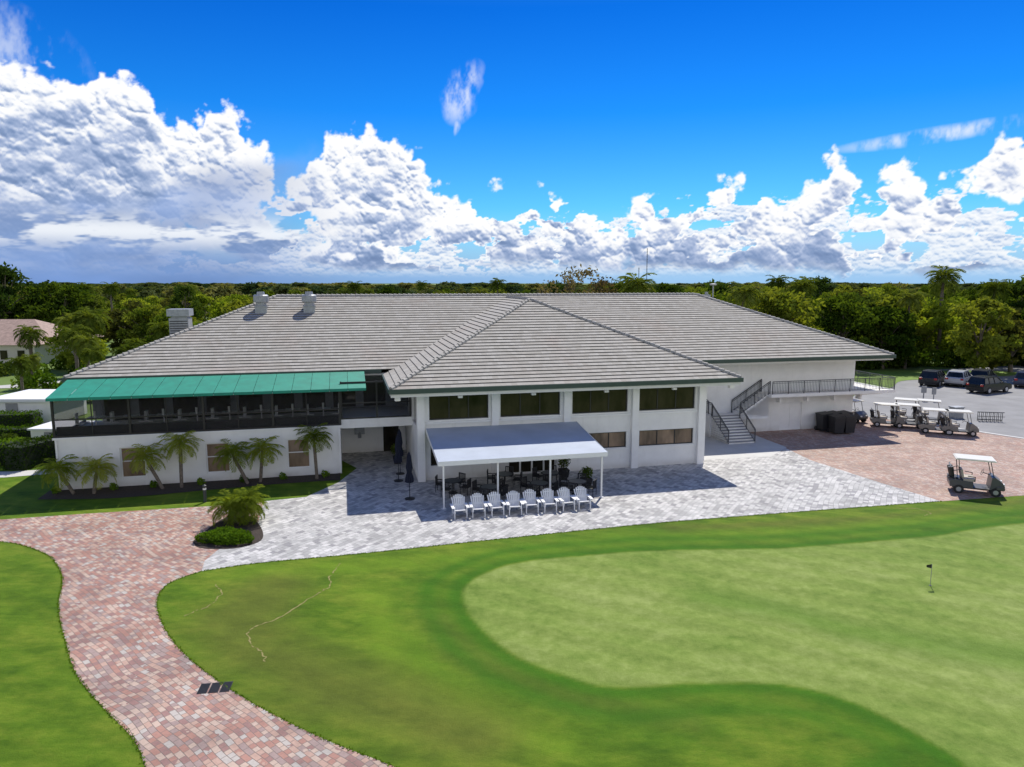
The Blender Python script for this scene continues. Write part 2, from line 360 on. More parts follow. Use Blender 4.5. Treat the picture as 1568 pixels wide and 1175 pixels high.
# ------------------------------------------------------------ ground
def ground():
    m,t,p=newmat('ground_grass'); ps=t.pos()
    n=t.noise(ps,.03,4,.6); n2=t.noise(ps,1.2,4,.7)
    c=t.mix(n2,(.07,.13,.012),(.15,.22,.03)); c=t.mix(t.sm(n,.5,.65),c,(.06,.09,.02))
    t.put(p.inputs['Base Color'],c); p.inputs['Roughness'].default_value=.9
    b=MB(); S=4000; b.add([(-S,-300,-.06),(S,-300,-.06),(S,2*S,-.06),(-S,2*S,-.06)],[(0,1,2,3)]); b.obj('ground',[m])
ground()
def sdist(px,py,poly):
    P=np.array(poly); Q=np.roll(P,-1,0); d=np.full(px.shape,1e9); ins=np.zeros(px.shape,bool)
    for (x0,y0),(x1,y1) in zip(P,Q):
        ex,ey=x1-x0,y1-y0; L=ex*ex+ey*ey+1e-9
        t=np.clip(((px-x0)*ex+(py-y0)*ey)/L,0,1)
        d=np.minimum(d,np.hypot(px-x0-t*ex,py-y0-t*ey))
        if y0!=y1:
            c=((y0>py)!=(y1>py))&(px<(x1-x0)*(py-y0)/(y1-y0)+x0); ins^=c
    return np.where(ins,-d,d)
def ldist(px,py,pts):
    d=np.full(px.shape,1e9)
    for (x0,y0),(x1,y1) in zip(pts[:-1],pts[1:]):
        ex,ey=x1-x0,y1-y0; L=ex*ex+ey*ey+1e-9
        t=np.clip(((px-x0)*ex+(py-y0)*ey)/L,0,1); d=np.minimum(d,np.hypot(px-x0-t*ex,py-y0-t*ey))
    return d
green=catmull([(34,14),(11.2,14),(11.4,16.1),(11,17.2),(10.2,18.4),(9.2,19.3),(7.8,19.8),(5.4,19.8),(3.4,19.6),(1.9,20.1),(.3,21.3),(-1,23.1),(-1.7,24.8),(-1.8,26.2),(-1.4,27.4),(-.1,28.7),(1.9,29.5),(6.3,30.3),(12.3,30.7),(19,31.9),(25.8,34.0),(44,38)],6)+[(44,14)]
def lawn():
    xs=np.arange(-46,46.01,.15); ys=np.arange(9,52.01,.15); X,Y=np.meshgrid(xs,ys); nx,ny=len(xs),len(ys)
    px,py=X.ravel(),Y.ravel()
    jit=.22*(fbm(px/.5,py/.5,3,3)-.5)+.5*(fbm(px/3,py/3,3,6)-.5)
    sd0=sdist(px,py,green); sd=sd0+jit*.4
    g=1-sst(sd,-.10,.14)
    collar=sst(sd,.0,.2)*(1-sst(sd+jit*2,1.0,3.6)); collar=collar*(.72+.28*np.sin(sd0*5.2+jit*3))
    band=(1-sst(ldist(px,py,[(7.5,25.6),(9.65,24.8),(11.7,23.1),(14,22.1),(17,21.2),(24,19.5)])+jit*1.5,.1,1.6))
    dry=(1-sst(ldist(px,py,[(-9.5,26.5),(-10,24),(-8,21.5),(-5,19.5),(-1,17.5)])+jit*3,.4,3.0))
    dry=np.maximum(dry,.8*(1-sst(ldist(px,py,[(-3,24.5),(-1.6,21.5),(1.5,18.8),(5,18.2)])+jit*3,.2,1.1)))
    dry=np.maximum(dry,.9*(1-sst(ldist(px,py,[(8,33.3),(16,34.3),(24,36.3),(34,39)])+jit*2,.1,1.0)))
    bright=(1-sst(ldist(px,py,[(-11,28),(-7,28.5),(-1,29.8),(5,31.8),(14,32.6),(24,35)])+jit*2,.3,1.3))*(1-g)
    bright=np.maximum(bright,1-sst(ldist(px,py,[(-5.5,26.5),(-4.5,23),(-2.5,19.8),(1,17)])+jit*3,.3,1.6))
    me=bpy.data.meshes.new('lawn')
    idx=np.arange(nx*ny).reshape(ny,nx)
    f=np.stack([idx[:-1,:-1],idx[:-1,1:],idx[1:,1:],idx[1:,:-1]],-1).reshape(-1,4)
    me.from_pydata(np.stack([px,py,np.zeros_like(px)],1).tolist(),[],f.tolist())
    a=me.color_attributes.new('turf','FLOAT_COLOR','POINT'); a.data.foreach_set('color',np.stack([g,np.maximum(collar*(1-g),band*g*.7),dry*(1-g),np.clip(bright,0,1)],1).ravel())
    m,t,p=newmat('lawn_turf'); ps=t.pos(); at=t.n.new('ShaderNodeAttribute'); at.attribute_name='turf'; r,gg,bb=t.sep(at.outputs['Color']); br=at.outputs['Alpha']
    n1=t.noise(ps,.22,4,.6); n2=t.noise(ps,1.9,5,.7); n3=t.noise(ps,24,4,.75); n4=t.noise(t.v('MULTIPLY',ps,(1,2.2,1)),.7,4,.7); n5=t.noise(ps,5.5,5,.75)  # turf mottle; broad noise also paints in the shading of mounds left flat
    X_,Y_,_z=t.sep(ps)
    ph=t.m('ADD',t.m('ADD',t.m('MULTIPLY',X_,2.0),t.m('MULTIPLY',Y_,3.6)),t.m('MULTIPLY',n1,3.))
    strp=t.m('MULTIPLY',t.sm(t.m('SINE',ph),-.5,.5,-1.,1.),.05)
    rough=t.ramp(t.m('ADD',t.m('MULTIPLY',n1,.5),t.m('MULTIPLY',n4,.5)),[(.36,(.050,.110,.005)),(.48,(.092,.165,.009)),(.60,(.155,.215,.018))])
    rough=t.mix(t.m('MULTIPLY',br,.55),rough,(.15,.25,.014))
    rough=t.mix(t.m('MULTIPLY',bb,.6),rough,(.115,.12,.022))
    rough=t.mix(t.m('MULTIPLY',gg,.85),rough,(.040,.135,.004))
    rough=t.mix(t.sm(n5,.60,.74,0.,.45),rough,(.15,.15,.035))
    gr=t.ramp(t.m('ADD',t.m('MULTIPLY',n1,.55),t.m('MULTIPLY',n2,.45)),[(.36,(.135,.215,.032)),(.50,(.20,.27,.055)),(.62,(.255,.315,.085))])
    gr=t.mix(t.m('MULTIPLY',gg,.9),gr,(.095,.19,.018))
    c=t.mix(r,rough,gr)
    k=t.m('ADD',t.m('ADD',.42,strp),t.m('ADD',t.m('MULTIPLY',n3,.50),t.m('ADD',t.m('MULTIPLY',n2,.40),t.m('MULTIPLY',n5,.24))))
    c=t.mix(1.,c,t.comb(k,k,k),'MULTIPLY')
    t.put(p.inputs['Base Color'],c); p.inputs['Roughness'].default_value=.85; p.inputs['Specular IOR Level'].default_value=.12
    b=t.n.new('ShaderNodeBump'); b.inputs['Strength'].default_value=.8; b.inputs['Distance'].default_value=.03
    t.put(b.inputs['Height'],t.m('ADD',n3,t.m('MULTIPLY',n2,1.8))); t.l.new(b.outputs[0],p.inputs['Normal'])
    me.materials.append(m); link('lawn',me)
lawn()
pl=catmull([(-46,33.2),(-34,32.8),(-28,32.2),(-23.9,31.5),(-22.1,30.8),(-20.2,29.5),(-18.4,27.4),(-16.9,24.8),(-15,22.2),(-13.4,20.2),(-11.6,18.5),(-10.1,17.2),(-9.2,16.1),(-8.2,14.5),(-7,12)])
pr=catmull([(1,12),(-.5,14.6),(-2.9,16.05),(-4.9,17.1),(-7.1,18.5),(-9.05,20),(-11,21.8),(-12.6,23.8),(-13.6,25.6),(-13.75,27.0),(-13,28.1)])
ptp=[(-13.0,28.1),(-13.35,29.2),(-13.3,30.3),(-12.8,34.2),(-13.7,37.6),(-16.1,36.8),(-22.3,35.5),(-26,34.6),(-34,34.9),(-46,35.4)]
sheet('red_paver_path',pl+pr+ptp[1:],.008,M_redpav)
gl=catmull([(-13,28.1),(-10.8,29),(-6.5,30.1),(-.7,31.8),(7.1,34),(14.2,35.6),(23.7,37.6)])
gray=gl+[(22.1,41.6),(20.3,46.7),(19.9,50.9),(19,56),(-14,50),(-10.1,44.6),(-10.5,41.3),(-11.6,38.4),(-13.7,37.6),(-12.8,34.2),(-13.3,30.3),(-13.35,29.2)]
sheet('gray_paver_patio',gray,.012,M_graypav)
red2=[(23.7,37.6),(29.1,38.7),(40,40.5),(52,42),(50,46),(39.6,53.3),(35.4,58.9),(32.4,61.8),(28,66),(17,60),(19.9,50.9),(20.3,46.7),(22.1,41.6)]
sheet('red_paver_court',red2,.009,M_redpav2)
M_blade=leafmat('grass_fringe',(.07,.14,.008),(.11,.20,.012),(.16,.25,.02),2.,.3,0)
def leafquads(c,size,asp=.6,up=.3):
    n=len(c); nrm=NR.normal(size=(n,3)); nrm[:,2]+=up; nrm/=np.linalg.norm(nrm,axis=1)[:,None]
    r=NR.normal(size=(n,3)); u=np.cross(nrm,r); u/=np.linalg.norm(u,axis=1)[:,None]; v=np.cross(nrm,u)
    s=size*NR.uniform(.6,1.3,(n,1)); u=u*s; v=v*s*asp
    return np.stack([c-u,c-v*.9,c+u,c+v*.9],1)
def fringe(pts,name):
    b=MB(); C=[]
    for p,q in zip(pts[:-1],pts[1:]):
        L=math.hypot(q[0]-p[0],q[1]-p[1]); n=int(L*60)
        for i in range(n):
            t=R.random(); C.append((p[0]+(q[0]-p[0])*t+R.gauss(0,.03),p[1]+(q[1]-p[1])*t+R.gauss(0,.03),.02))
    b.quads(leafquads(np.array(C),.035,.5,.0),0); b.obj(name,[M_blade])
fringe(pl[24:],'grass_edge_fringe'); fringe(pr+gl,'grass_edge_fringe')
sheet('concrete_walk',[W(19.3,.6)[:2],W(24.5,.4)[:2],W(27.2,2.6)[:2],W(27.2,8)[:2],W(19.3,8)[:2]],.018,M_concw)
sheet('parking_lot_road',[(28,66),(32.4,61.8),(35.4,58.9),(39.6,53.3),(50,46),(70,52),(110,75),(120,103),(74,102),(50,93.5),(44,85),(35,72)],.004,M_asph)
M_isl=pmat('island_grass',(.14,.23,.02),.9,var=.3,scale=1.5)
sheet('parking_lawn_island',catmull([(40.5,76.5),(44,80.5),(47.5,85.2),(52,87.0),(58,88.5),(66,91),(66,95),(50,95.5),(43,92),(38.5,80)],4),.03,M_isl)
sheet('parking_lawn_island',catmull([(57.5,74.6),(64,76.8),(74,79),(74,77.2),(64,74.8),(58,73.4)],4),.03,M_isl)
sheet('parking_lawn_island',catmull([(45,44.6),(60,47),(70,52),(70,40),(52,41)],4),.02,M_isl)
b=MB()
for p,q in [((32.4,61.8),(35.4,58.9)),((35.4,58.9),(39.6,53.3)),((39.6,53.3),(50,46))]:
    b.bar((p[0],p[1],.02),(q[0],q[1],.02),.35,0,.05)
b.obj('paver_border',[M_concw])
b=MB()
for i in range(7):
    p=Vector((50.2+i*2.6,80.9+i*.35,.012)); b.bar(p,p+Vector((1.4,4.2,0)),.12,0,.006)
b.obj('parking_stall_marking',[M_trim])
sheet('mulch_bed',[W(-21,1.5)[:2]]+[tuple(q) for q in catmull([tuple(W(a,bb)[:2]) for a,bb in [(-21,1.2),(-18,.6),(-15.9,.5),(-11.5,1.0),(-8,1.3),(-4.6,1.3)]])]+[W(-4.6,2.9)[:2],W(-21,2.9)[:2]],.02,M_mulch)
rb=catmull([(-14.9,31.5),(-14.8,34.6),(-13.9,35.3),(-13.0,34.4),(-12.0,32.6),(-11.8,31.4),(-12.7,30.6),(-14.2,30.7),(-14.9,31.5)],5)[:-1]
sheet('round_mulch_bed',rb,.026,M_mulch)

# ------------------------------------------------------------ foliage helpers
def ball(n,fill=.5):
    d=NR.normal(size=(n,3)); d/=np.linalg.norm(d,axis=1)[:,None]
    return d*(NR.uniform(fill,1.,(n,1)))
def tree_mesh(name,h,rad,ncl,nl,ls,mats,low=.28,seed=0,cs=1.):
    b=MB(); rr=random.Random(seed)
    b.tube([(0,0,0),(rr.uniform(-.2,.2),rr.uniform(-.2,.2),h*.25),(rr.uniform(-.4,.4),rr.uniform(-.4,.4),h*.5)],[.035*h,.026*h,.015*h],8,1)
    cl=[]
    for i in range(ncl):
        an=rr.uniform(0,2*math.pi); u=rr.random()**.6; zz=rr.uniform(low,1.)
        prof=math.sin(math.pi*min(1,max(.0,(zz-low)/(1-low)*.82+.14)))**.6
        r=rad*u*prof; cl.append(Vector((r*math.cos(an),r*math.sin(an),h*zz-.6)))
    for i,c in enumerate(cl):
        if i%3==0:
            s=Vector((0,0,h*rr.uniform(.2,.45))); mid=(s+c)/2+Vector((0,0,.3)); b.tube([s,mid,c],[.012*h,.008*h,.003*h],5,1,False)
        cr=rr.uniform(.55,1.5)*rad/4.9*cs
        pts=ball(nl,.35)*np.array([cr*1.25,cr*1.25,cr*.85])+np.array(c)
        b.quads(leafquads(pts,ls),0)
    return b.mesh(name,mats)
def palm_mesh(name,trunk,tr,nf,fl,mats,seed=0,heads=None,droop=1.,lw=.045,nleaf=15):
    b=MB(); rr=random.Random(seed)
    heads=heads or [trunk]
    for tk in heads:
        b.tube(catmull(tk,4),tr,7,1)
        top=Vector(tk[-1])
        for i in range(nf):
            an=i*2.39996+rr.uniform(-.2,.2); e0=math.radians(80-100*(i/nf)**.9+rr.uniform(-8,8))
            L=fl*rr.uniform(.85,1.1); pts=[]; p=top.copy(); e=e0
            N=10
            for k in range(N+1):
                pts.append(p.copy()); d=Vector((math.cos(e)*math.cos(an),math.cos(e)*math.sin(an),math.sin(e))); p=p+d*L/N; e-=droop*.17*rr.uniform(.8,1.2)
            b.tube(pts,[.018]*N+[.005],3,0,False)
            side=Vector((-math.sin(an),math.cos(an),0))
            for k in range(nleaf*2):
                t=.12+.88*(k//2+.5)/nleaf; f=t*N; i0=min(int(f),N-1); q=pts[i0].lerp(pts[i0+1],f-i0)
                d=(pts[i0+1]-pts[i0]).normalized(); sg=1 if k%2 else -1
                ll=fl*.30*math.sin(math.pi*min(1,t*.8+.18))**.7*rr.uniform(.8,1.1)
                dr=(d*.6+side*sg*.85+Vector((0,0,rr.uniform(-.45,.15)))).normalized()*ll
                w=d*lw*.5
                b.add([q-w,q+dr*.5-w*1.3,q+dr+Vector((0,0,-.12*ll)),q+dr*.5+w*1.3,],[(0,1,2,3)],0)
    return b.mesh(name,mats)
def leafy_box(name,x0,x1,y0,y1,z1,mat,n=None,loc=(0,0,0),rz=0,ls=.09):
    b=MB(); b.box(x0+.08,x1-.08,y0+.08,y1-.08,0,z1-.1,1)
    dx,dy=x1-x0,y1-y0; ar=[dx*dy,dx*z1,dx*z1,dy*z1,dy*z1]; n=n or int(sum(ar)*75)
    pr=np.array(ar)/sum(ar); k=NR.choice(5,n,p=pr); u=NR.rand(n); v=NR.rand(n); P=np.zeros((n,3))
    P[:,0]=np.where(k<3,x0+u*dx,np.where(k==3,x0,x1)); P[:,1]=np.where(k==0,y0+v*dy,np.where(k==1,y0,np.where(k==2,y1,y0+u*dy))); P[:,2]=np.where(k==0,z1,v*z1)
    P+=NR.normal(scale=.05,size=(n,3)); P[:,2]=np.maximum(P[:,2],.03)
    P[:,2]+=.06*np.sin(P[:,0]*2.3)*(k==0)
    b.quads(leafquads(P,ls),0); return b.obj(name,[mat,M_core],None,loc,rz)
def mound_mesh(name,rx,ry,h,mat,n,ls=.08,lobes=7,seed=1):
    b=MB(); rr=random.Random(seed)
    for i in range(lobes):
        an=i*2.4; u=math.sqrt((i+.5)/lobes)*.62; c=np.array([rx*u*math.cos(an),ry*u*math.sin(an),h*rr.uniform(.25,.5)])
        P=ball(n//lobes,.75)*np.array([rx*.5,ry*.5,h*.55])+c; P=P[P[:,2]>.02]; b.quads(leafquads(P,ls),0)
    return b.mesh(name,[mat])
def mound(name,rx,ry,h,mat,n,loc,ls=.08,lobes=7,seed=1): return link(name,mound_mesh(name,rx,ry,h,mat,n,ls,lobes,seed),None,loc)

# ------------------------------------------------------------ clubhouse
club=empty('clubhouse_building',P0,TH)
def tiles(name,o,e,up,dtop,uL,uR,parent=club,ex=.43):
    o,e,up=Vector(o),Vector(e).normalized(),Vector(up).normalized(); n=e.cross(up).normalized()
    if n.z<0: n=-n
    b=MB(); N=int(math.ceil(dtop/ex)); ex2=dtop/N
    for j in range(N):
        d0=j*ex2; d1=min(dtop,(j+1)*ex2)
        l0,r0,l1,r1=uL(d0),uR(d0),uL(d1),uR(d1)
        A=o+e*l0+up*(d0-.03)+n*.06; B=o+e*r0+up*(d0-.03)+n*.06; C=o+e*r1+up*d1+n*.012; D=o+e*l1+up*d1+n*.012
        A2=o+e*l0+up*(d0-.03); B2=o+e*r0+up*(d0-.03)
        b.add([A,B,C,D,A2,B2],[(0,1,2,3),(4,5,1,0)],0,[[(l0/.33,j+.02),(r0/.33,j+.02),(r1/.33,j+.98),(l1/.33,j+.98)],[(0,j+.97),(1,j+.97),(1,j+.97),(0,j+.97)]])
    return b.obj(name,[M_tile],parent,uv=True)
def caps(name,p,q,parent=club):
    p,q=Vector(p),Vector(q); L=(q-p).length; n=int(L/.38); b=MB()
    for i in range(n):
        a=p.lerp(q,i/n); c=p.lerp(q,(i+1.12)/n) if i<n-1 else q
        b.tube([a+Vector((0,0,.045)),c+Vector((0,0,.02))],[.15,.11],8,0)
    b.obj(name,[M_cap],parent)
def hiproof(tag,a0,a1,b0,b1,z,s):
    h=(b1-b0)/2; k=math.sqrt(1+s*s); zr=z+s*h
    R1=(a0+h,b0+h,zr); R2=(a1-h,b0+h,zr); L=h*k; w=a1-a0
    tiles(tag+'_front',(a0,b0,z),(1,0,0),(0,1,s),L,lambda d:d/k,lambda d:w-d/k)
    tiles(tag+'_back',(a1,b1,z),(-1,0,0),(0,-1,s),L,lambda d:d/k,lambda d:w-d/k)
    tiles(tag+'_left',(a0,b1,z),(0,-1,0),(1,0,s),L,lambda d:d/k,lambda d:2*h-d/k)
    tiles(tag+'_right',(a1,b0,z),(0,1,0),(-1,0,s),L,lambda d:d/k,lambda d:2*h-d/k)
    caps(tag+'_ridge_cap',R1,R2)
    for i,(c,r) in enumerate((((a0,b0,z),R1),((a0,b1,z),R1),((a1,b0,z),R2),((a1,b1,z),R2))): caps(tag+'_hip_cap_%d'%i,c,r)
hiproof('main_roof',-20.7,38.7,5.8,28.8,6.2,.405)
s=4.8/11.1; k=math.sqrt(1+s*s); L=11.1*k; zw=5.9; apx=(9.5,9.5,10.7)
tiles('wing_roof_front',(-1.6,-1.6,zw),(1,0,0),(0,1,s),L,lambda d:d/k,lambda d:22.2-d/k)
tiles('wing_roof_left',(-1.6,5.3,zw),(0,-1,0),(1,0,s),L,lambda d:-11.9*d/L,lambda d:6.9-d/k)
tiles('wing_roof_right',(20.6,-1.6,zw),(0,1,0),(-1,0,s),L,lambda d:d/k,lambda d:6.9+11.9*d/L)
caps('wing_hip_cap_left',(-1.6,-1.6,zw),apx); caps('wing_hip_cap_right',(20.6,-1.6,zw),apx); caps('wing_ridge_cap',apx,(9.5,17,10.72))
b=MB()
def gut(a0,a1,b0,b1,z): b.box(a0,a1,b0,b1,z-.24,z+.03,0)
gut(-1.72,20.72,-1.74,-1.6,zw); gut(-1.74,-1.6,-1.6,5.6,zw); gut(20.6,20.74,-1.6,5.8,zw)
gut(-20.84,-1.74,5.66,5.8,6.2); gut(20.74,38.84,5.66,5.8,6.2); gut(38.7,38.84,5.8,28.9,6.2); gut(-20.84,-20.7,5.8,28.9,6.2); gut(-20.84,38.84,28.8,28.94,6.2)
b.obj('gutter',[M_gutter],club)
b=MB()
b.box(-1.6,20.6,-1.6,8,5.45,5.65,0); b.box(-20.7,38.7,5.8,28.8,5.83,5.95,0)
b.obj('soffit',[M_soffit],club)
def wall(name,a0,a1,z0,z1,bf,th,ops,mat=M_white):
    A=sorted(set([a0,a1]+[q for o in ops for q in o[:2]])); Z=sorted(set([z0,z1]+[q for o in ops for q in o[2:4]])); b=MB()
    for i in range(len(A)-1):
        for j in range(len(Z)-1):
            ca,cz=(A[i]+A[i+1])/2,(Z[j]+Z[j+1])/2
            if any(o[0]<ca<o[1] and o[2]<cz<o[3] for o in ops): continue
            b.box(A[i],A[i+1],bf,bf+th,Z[j],Z[j+1])
    return b.obj(name,[mat],club)
def window(name,a0,a1,z0,z1,bf,nm,gm=M_glass,fm=M_bronze,fw=.06,mid=False,inset=.1):
    b=MB(); y0=bf+inset; y1=y0+.07
    b.box(a0,a1,y0,y1,z0,z0+fw,0); b.box(a0,a1,y0,y1,z1-fw,z1,0)
    for i in range(nm+1):
        x=a0+(a1-a0-fw)*i/nm; b.box(x,x+fw,y0,y1,z0+fw,z1-fw,0)
    if mid: b.box(a0+fw,a1-fw,y0+.012,y1-.01,mid-.03,mid+.03,0)
    b.box(a0+.01,a1-.01,y0+.035,y0+.05,z0+.01,z1-.01,1)
    return b.obj(name,[fm,gm],club)
ops=[]
for i,(x0,x1) in enumerate([(.75,4.4),(5.15,9.0),(9.8,13.55),(14.35,18.3)]): ops.append((x0,x1,3.72,5.2))
low=[(.8,4.3,.9,2.45),(5.6,8.8,.02,2.35),(10.0,13.5,1.38,2.42),(14.4,18.25,1.38,2.42)]
wall('wing_front_wall',0,18.9,0,5.45,0,.25,ops+low)
for o in ops: window('upper_window',*o,0,3,inset=.14)
window('lower_window',*low[0],0,3,M_glass); window('lower_window',*low[2],0,3,M_blind); window('lower_window',*low[3],0,3,M_blind)
window('french_door',*low[1],0,4,M_glass,M_trim,.11,mid=1.0)
b=MB()
for x in (.22,4.78,9.4,14.0,18.68): b.box(x-.22,x+.22,-.28,-.002,0,5.44)
for x0,x1 in ((.45,4.55),(5.01,9.17),(9.63,13.77),(14.23,18.45)): b.box(x0,x1,-.12,-.003,3.5,3.62)
for x0,x1 in ((9.63,13.77),(14.23,18.45)): b.box(x0,x1,-.08,-.003,1.24,1.34)
b.box(18.97,19.06,-.1,.0,.1,5.44)
b.box(-4.64,-4.54,2.78,2.855,.1,2.95); b.box(-20.44,-20.35,2.78,2.855,.1,2.95)
b.obj('pilaster_and_sill',[M_trim],club)
b=MB()
for x in (2.5,7,11.7,16.3):
    b.tube([(x,-.9,5.44),(x,-.9,5.32)],.07,8,0); b.box(x-.13,x+.13,-1.05,-.85,5.2,5.33,0)
for bx in (-1.2,20.2): b.box(bx-.16,bx+.16,-1.3,-1.0,5.2,5.42,0)
b.obj('flood_lights',[M_trim],club)
b=MB(); b.box(0,.25,.25,8,0,3.3); b.box(0,.25,.25,8,5.2,5.45); b.box(18.65,18.9,.25,8,0,5.45)
for y in (.25,2.8,5.4): b.box(0,.25,y,y+.3,3.3,5.2)
b.obj('wing_side_wall',[M_white],club)
b=MB(); b.box(.1,.16,.5,8,3.3,5.2); b.obj('side_window_glass',[M_glass],club)
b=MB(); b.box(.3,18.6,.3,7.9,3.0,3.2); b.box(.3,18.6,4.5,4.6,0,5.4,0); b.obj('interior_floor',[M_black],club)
lw=[(-17.15,-15.8,.5,2.35),(-12.45,-11.1,.5,2.35),(-7.75,-6.4,.5,2.35)]
wall('left_front_wall',-20.5,-4.5,0,3.1,2.9,.25,lw)
for o in lw: window('left_window',*o,2.9,1,M_blind,M_trim,.07,mid=1.5)
b=MB(); b.box(-20.5,-20.25,3.15,8,0,3.1); b.box(-4.75,-4.5,3.15,8.3,0,3.0); b.box(-20.6,-4.4,2.86,2.898,2.98,3.1)
b.box(-20.4,-4.75,3.15,7.9,2.85,3.05); b.box(-4.5,-.003,3.3,8.3,3.0,3.25); b.box(-4.5,-.003,3.1,3.28,2.85,3.42)
b.box(-20,-.003,8.3,8.55,0,3.0)
b.obj('porch_floor_and_walls',[M_white],club)
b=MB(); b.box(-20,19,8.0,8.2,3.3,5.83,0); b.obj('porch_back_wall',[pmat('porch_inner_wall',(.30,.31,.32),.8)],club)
b=MB()
for i in range(9): x=-19.3+i*2.05; b.box(x,x+1.5,7.93,7.99,3.4,5.2,0)
b.obj('porch_sliding_doors',[M_glass],club)
b=MB()
for x in [-20.5,-16.5,-12.45,-8.5,-4.5]: b.box(x-.06,x+.06,2.92,3.04,3.1,5.6,0)
for x in (-18.5,-14.5,-10.5,-6.5): b.box(x-.025,x+.025,2.95,3.0,3.1,5.55,0)
b.box(-20.5,-4.5,2.93,3.03,3.1,3.2,0); b.box(-20.5,-4.5,2.93,3.03,5.5,5.62,0); b.box(-20.5,-4.5,2.94,3.02,4.1,4.17,0)
b.box(-20.56,-20.44,3.04,8,3.1,3.2,0);b.box(-20.56,-20.44,3.04,8,5.5,5.62,0)
for x in (-4.4,-2.2,-.1): b.box(x-.05,x+.05,3.1,3.2,3.42,5.83,0)
b.box(-4.4,-.1,3.11,3.19,3.42,3.5,0); b.box(-4.4,-.1,3.11,3.19,4.4,4.46,0); b.box(-4.4,-.1,3.11,3.19,5.7,5.8,0)
b.obj('screen_frame',[M_bronze],club)
b=MB()
b.add([(-20.5,2.97,3.12),(-4.5,2.97,3.12),(-4.5,2.97,5.6),(-20.5,2.97,5.6),(-20.5,2.97,3.12),(-20.5,8,3.12),(-20.5,8,5.6),(-20.5,2.97,5.6),(-4.4,3.15,3.45),(-.05,3.15,3.45),(-.05,3.15,5.8),(-4.4,3.15,5.8)],[(0,1,2,3),(4,5,6,7),(8,9,10,11)],0)
b.obj('insect_screen',[M_screen],club)
b=MB(); b.box(-20.4,-4.6,3.05,3.07,3.1,3.72,0); b.obj('porch_kick_panel',[M_black],club)
b=MB()
for i in range(8):
    x=-19.3+i*1.9
    b.box(x,x+.9,4.3,5.2,3.86,3.91,0); b.tube([(x+.45,4.75,3.06),(x+.45,4.75,3.86)],.04,6,0)
    for dx in (-.6,.98):
        b.box(x+dx,x+dx+.45,4.5,4.95,3.55,3.6,0); b.box(x+dx+(0 if dx<0 else .4),x+dx+(.05 if dx<0 else .45),4.5,4.95,3.6,4.2,0)
    b.tube([(x+.45,4.6,3.91),(x+.45,4.6,4.3)],.07,6,0)
b.obj('porch_dining_set',[M_trim],club)
b=MB()
AL=-20.5
for i in range(16):
    x0=AL+i*17.65/16; x1=x0+17.65/16-.02
    b.add([(x0,2.2,5.52),(x1,2.2,5.52),(x1,5.6,6.13),(x0,5.6,6.13)],[(0,1,2,3)],0)
    b.add([(x0,2.2,5.52),(x1,2.2,5.52),(x1,2.18,5.36),(x0,2.18,5.36)],[(0,1,2,3)],0)
b.add([(AL,2.2,5.52),(AL,5.6,6.13),(AL,5.6,5.6),(AL,2.2,5.36)],[(0,1,2,3)],0)
b.obj('green_awning',[M_awn],club)
b=MB(); b.bar((AL+.05,2.22,5.4),(-2.9,2.22,5.4),.05,0)
for x in (-20.4,-16.5,-12.45,-8.5,-4.5,-3.1): b.bar((x,2.25,5.42),(x,4.6,5.88),.04,0)
b.obj('awning_frame',[M_trim],club)
b=MB(); b.box(-3.6,-2.9,8.1,8.28,1.35,2.0,0); b.tube([(-3.25,8.05,1.1),(-3.25,8.2,1.5)],.12,8,0); b.obj('wall_fountain',[M_metal],club)
b=MB(); b.box(-1.6,-.5,8.22,8.29,0,2.2,0); b.obj('recess_door',[M_glass],club)
b=MB()
b.box(-19.5,-19.25,8,27,0,5.83); b.box(-19.5,37,26.8,27,0,5.83); b.box(36.75,37,8.25,26.8,0,5.83)
b.obj('main_walls',[M_white],club)
wall('right_front_wall',18.9,37,0,5.83,8,.25,[(30.2,32.2,.02,2.3),(20.6,21.6,3.3,5.3)])
window('service_door',30.2,32.2,.02,2.3,8,2,M_trim,M_trim,.08); window('upper_door',20.6,21.6,3.3,5.3,8,1,M_glass,M_trim,.09)
b=MB(); b.box(28.2,39.6,6.3,7.997,3.05,3.3,0); b.box(37.0,39.6,8.0,12,3.05,3.3,0)
b.box(28.3,37,7.55,7.99,2.75,3.045,0)
for x in (29.5,32,34.5,36.9): b.prof([(x-.1,3.04),(x+.1,3.04),(x+.1,2.5),(x-.1,2.5)],7.0,7.5,0)
b.box(37.003,39.4,7.6,7.85,2.75,3.045,0)
b.obj('balcony_slab',[M_white],club)
def railing(b,p,q,h=1.0,sp=.14):
    p,q=Vector(p),Vector(q); L=(q-p).length; up=Vector((0,0,1)); n=max(2,int(L/sp))
    b.bar(p+up*h,q+up*h,.05); b.bar(p+up*.1,q+up*.1,.03); b.bar(p+up*(h-.13),q+up*(h-.13),.025)
    for i in range(n+1):
        c=p.lerp(q,i/n); w=.05 if i%10==0 or i==n else .018; b.bar(c+up*(0 if w>.03 else .1),c+up*h,w)
b=MB(); railing(b,(28.3,6.36,3.3),(39.5,6.36,3.3)); railing(b,(39.52,6.36,3.3),(39.52,11.9,3.3))
railing(b,(23.5,4.4,.05),(23.5,7.0,1.65)); railing(b,(25.7,4.4,.05),(25.7,6.6,1.5)); railing(b,(23.5,7.0,1.7),(23.5,7.9,1.7))
railing(b,(25.75,6.7,1.7),(28.3,6.7,3.3)); railing(b,(25.75,7.9,1.7),(28.3,7.9,3.3))
railing(b,(22.0,7.9,3.1),(23.5,7.5,1.75))
b.obj('stair_railing',[M_rail],club)
b=MB(); n=10
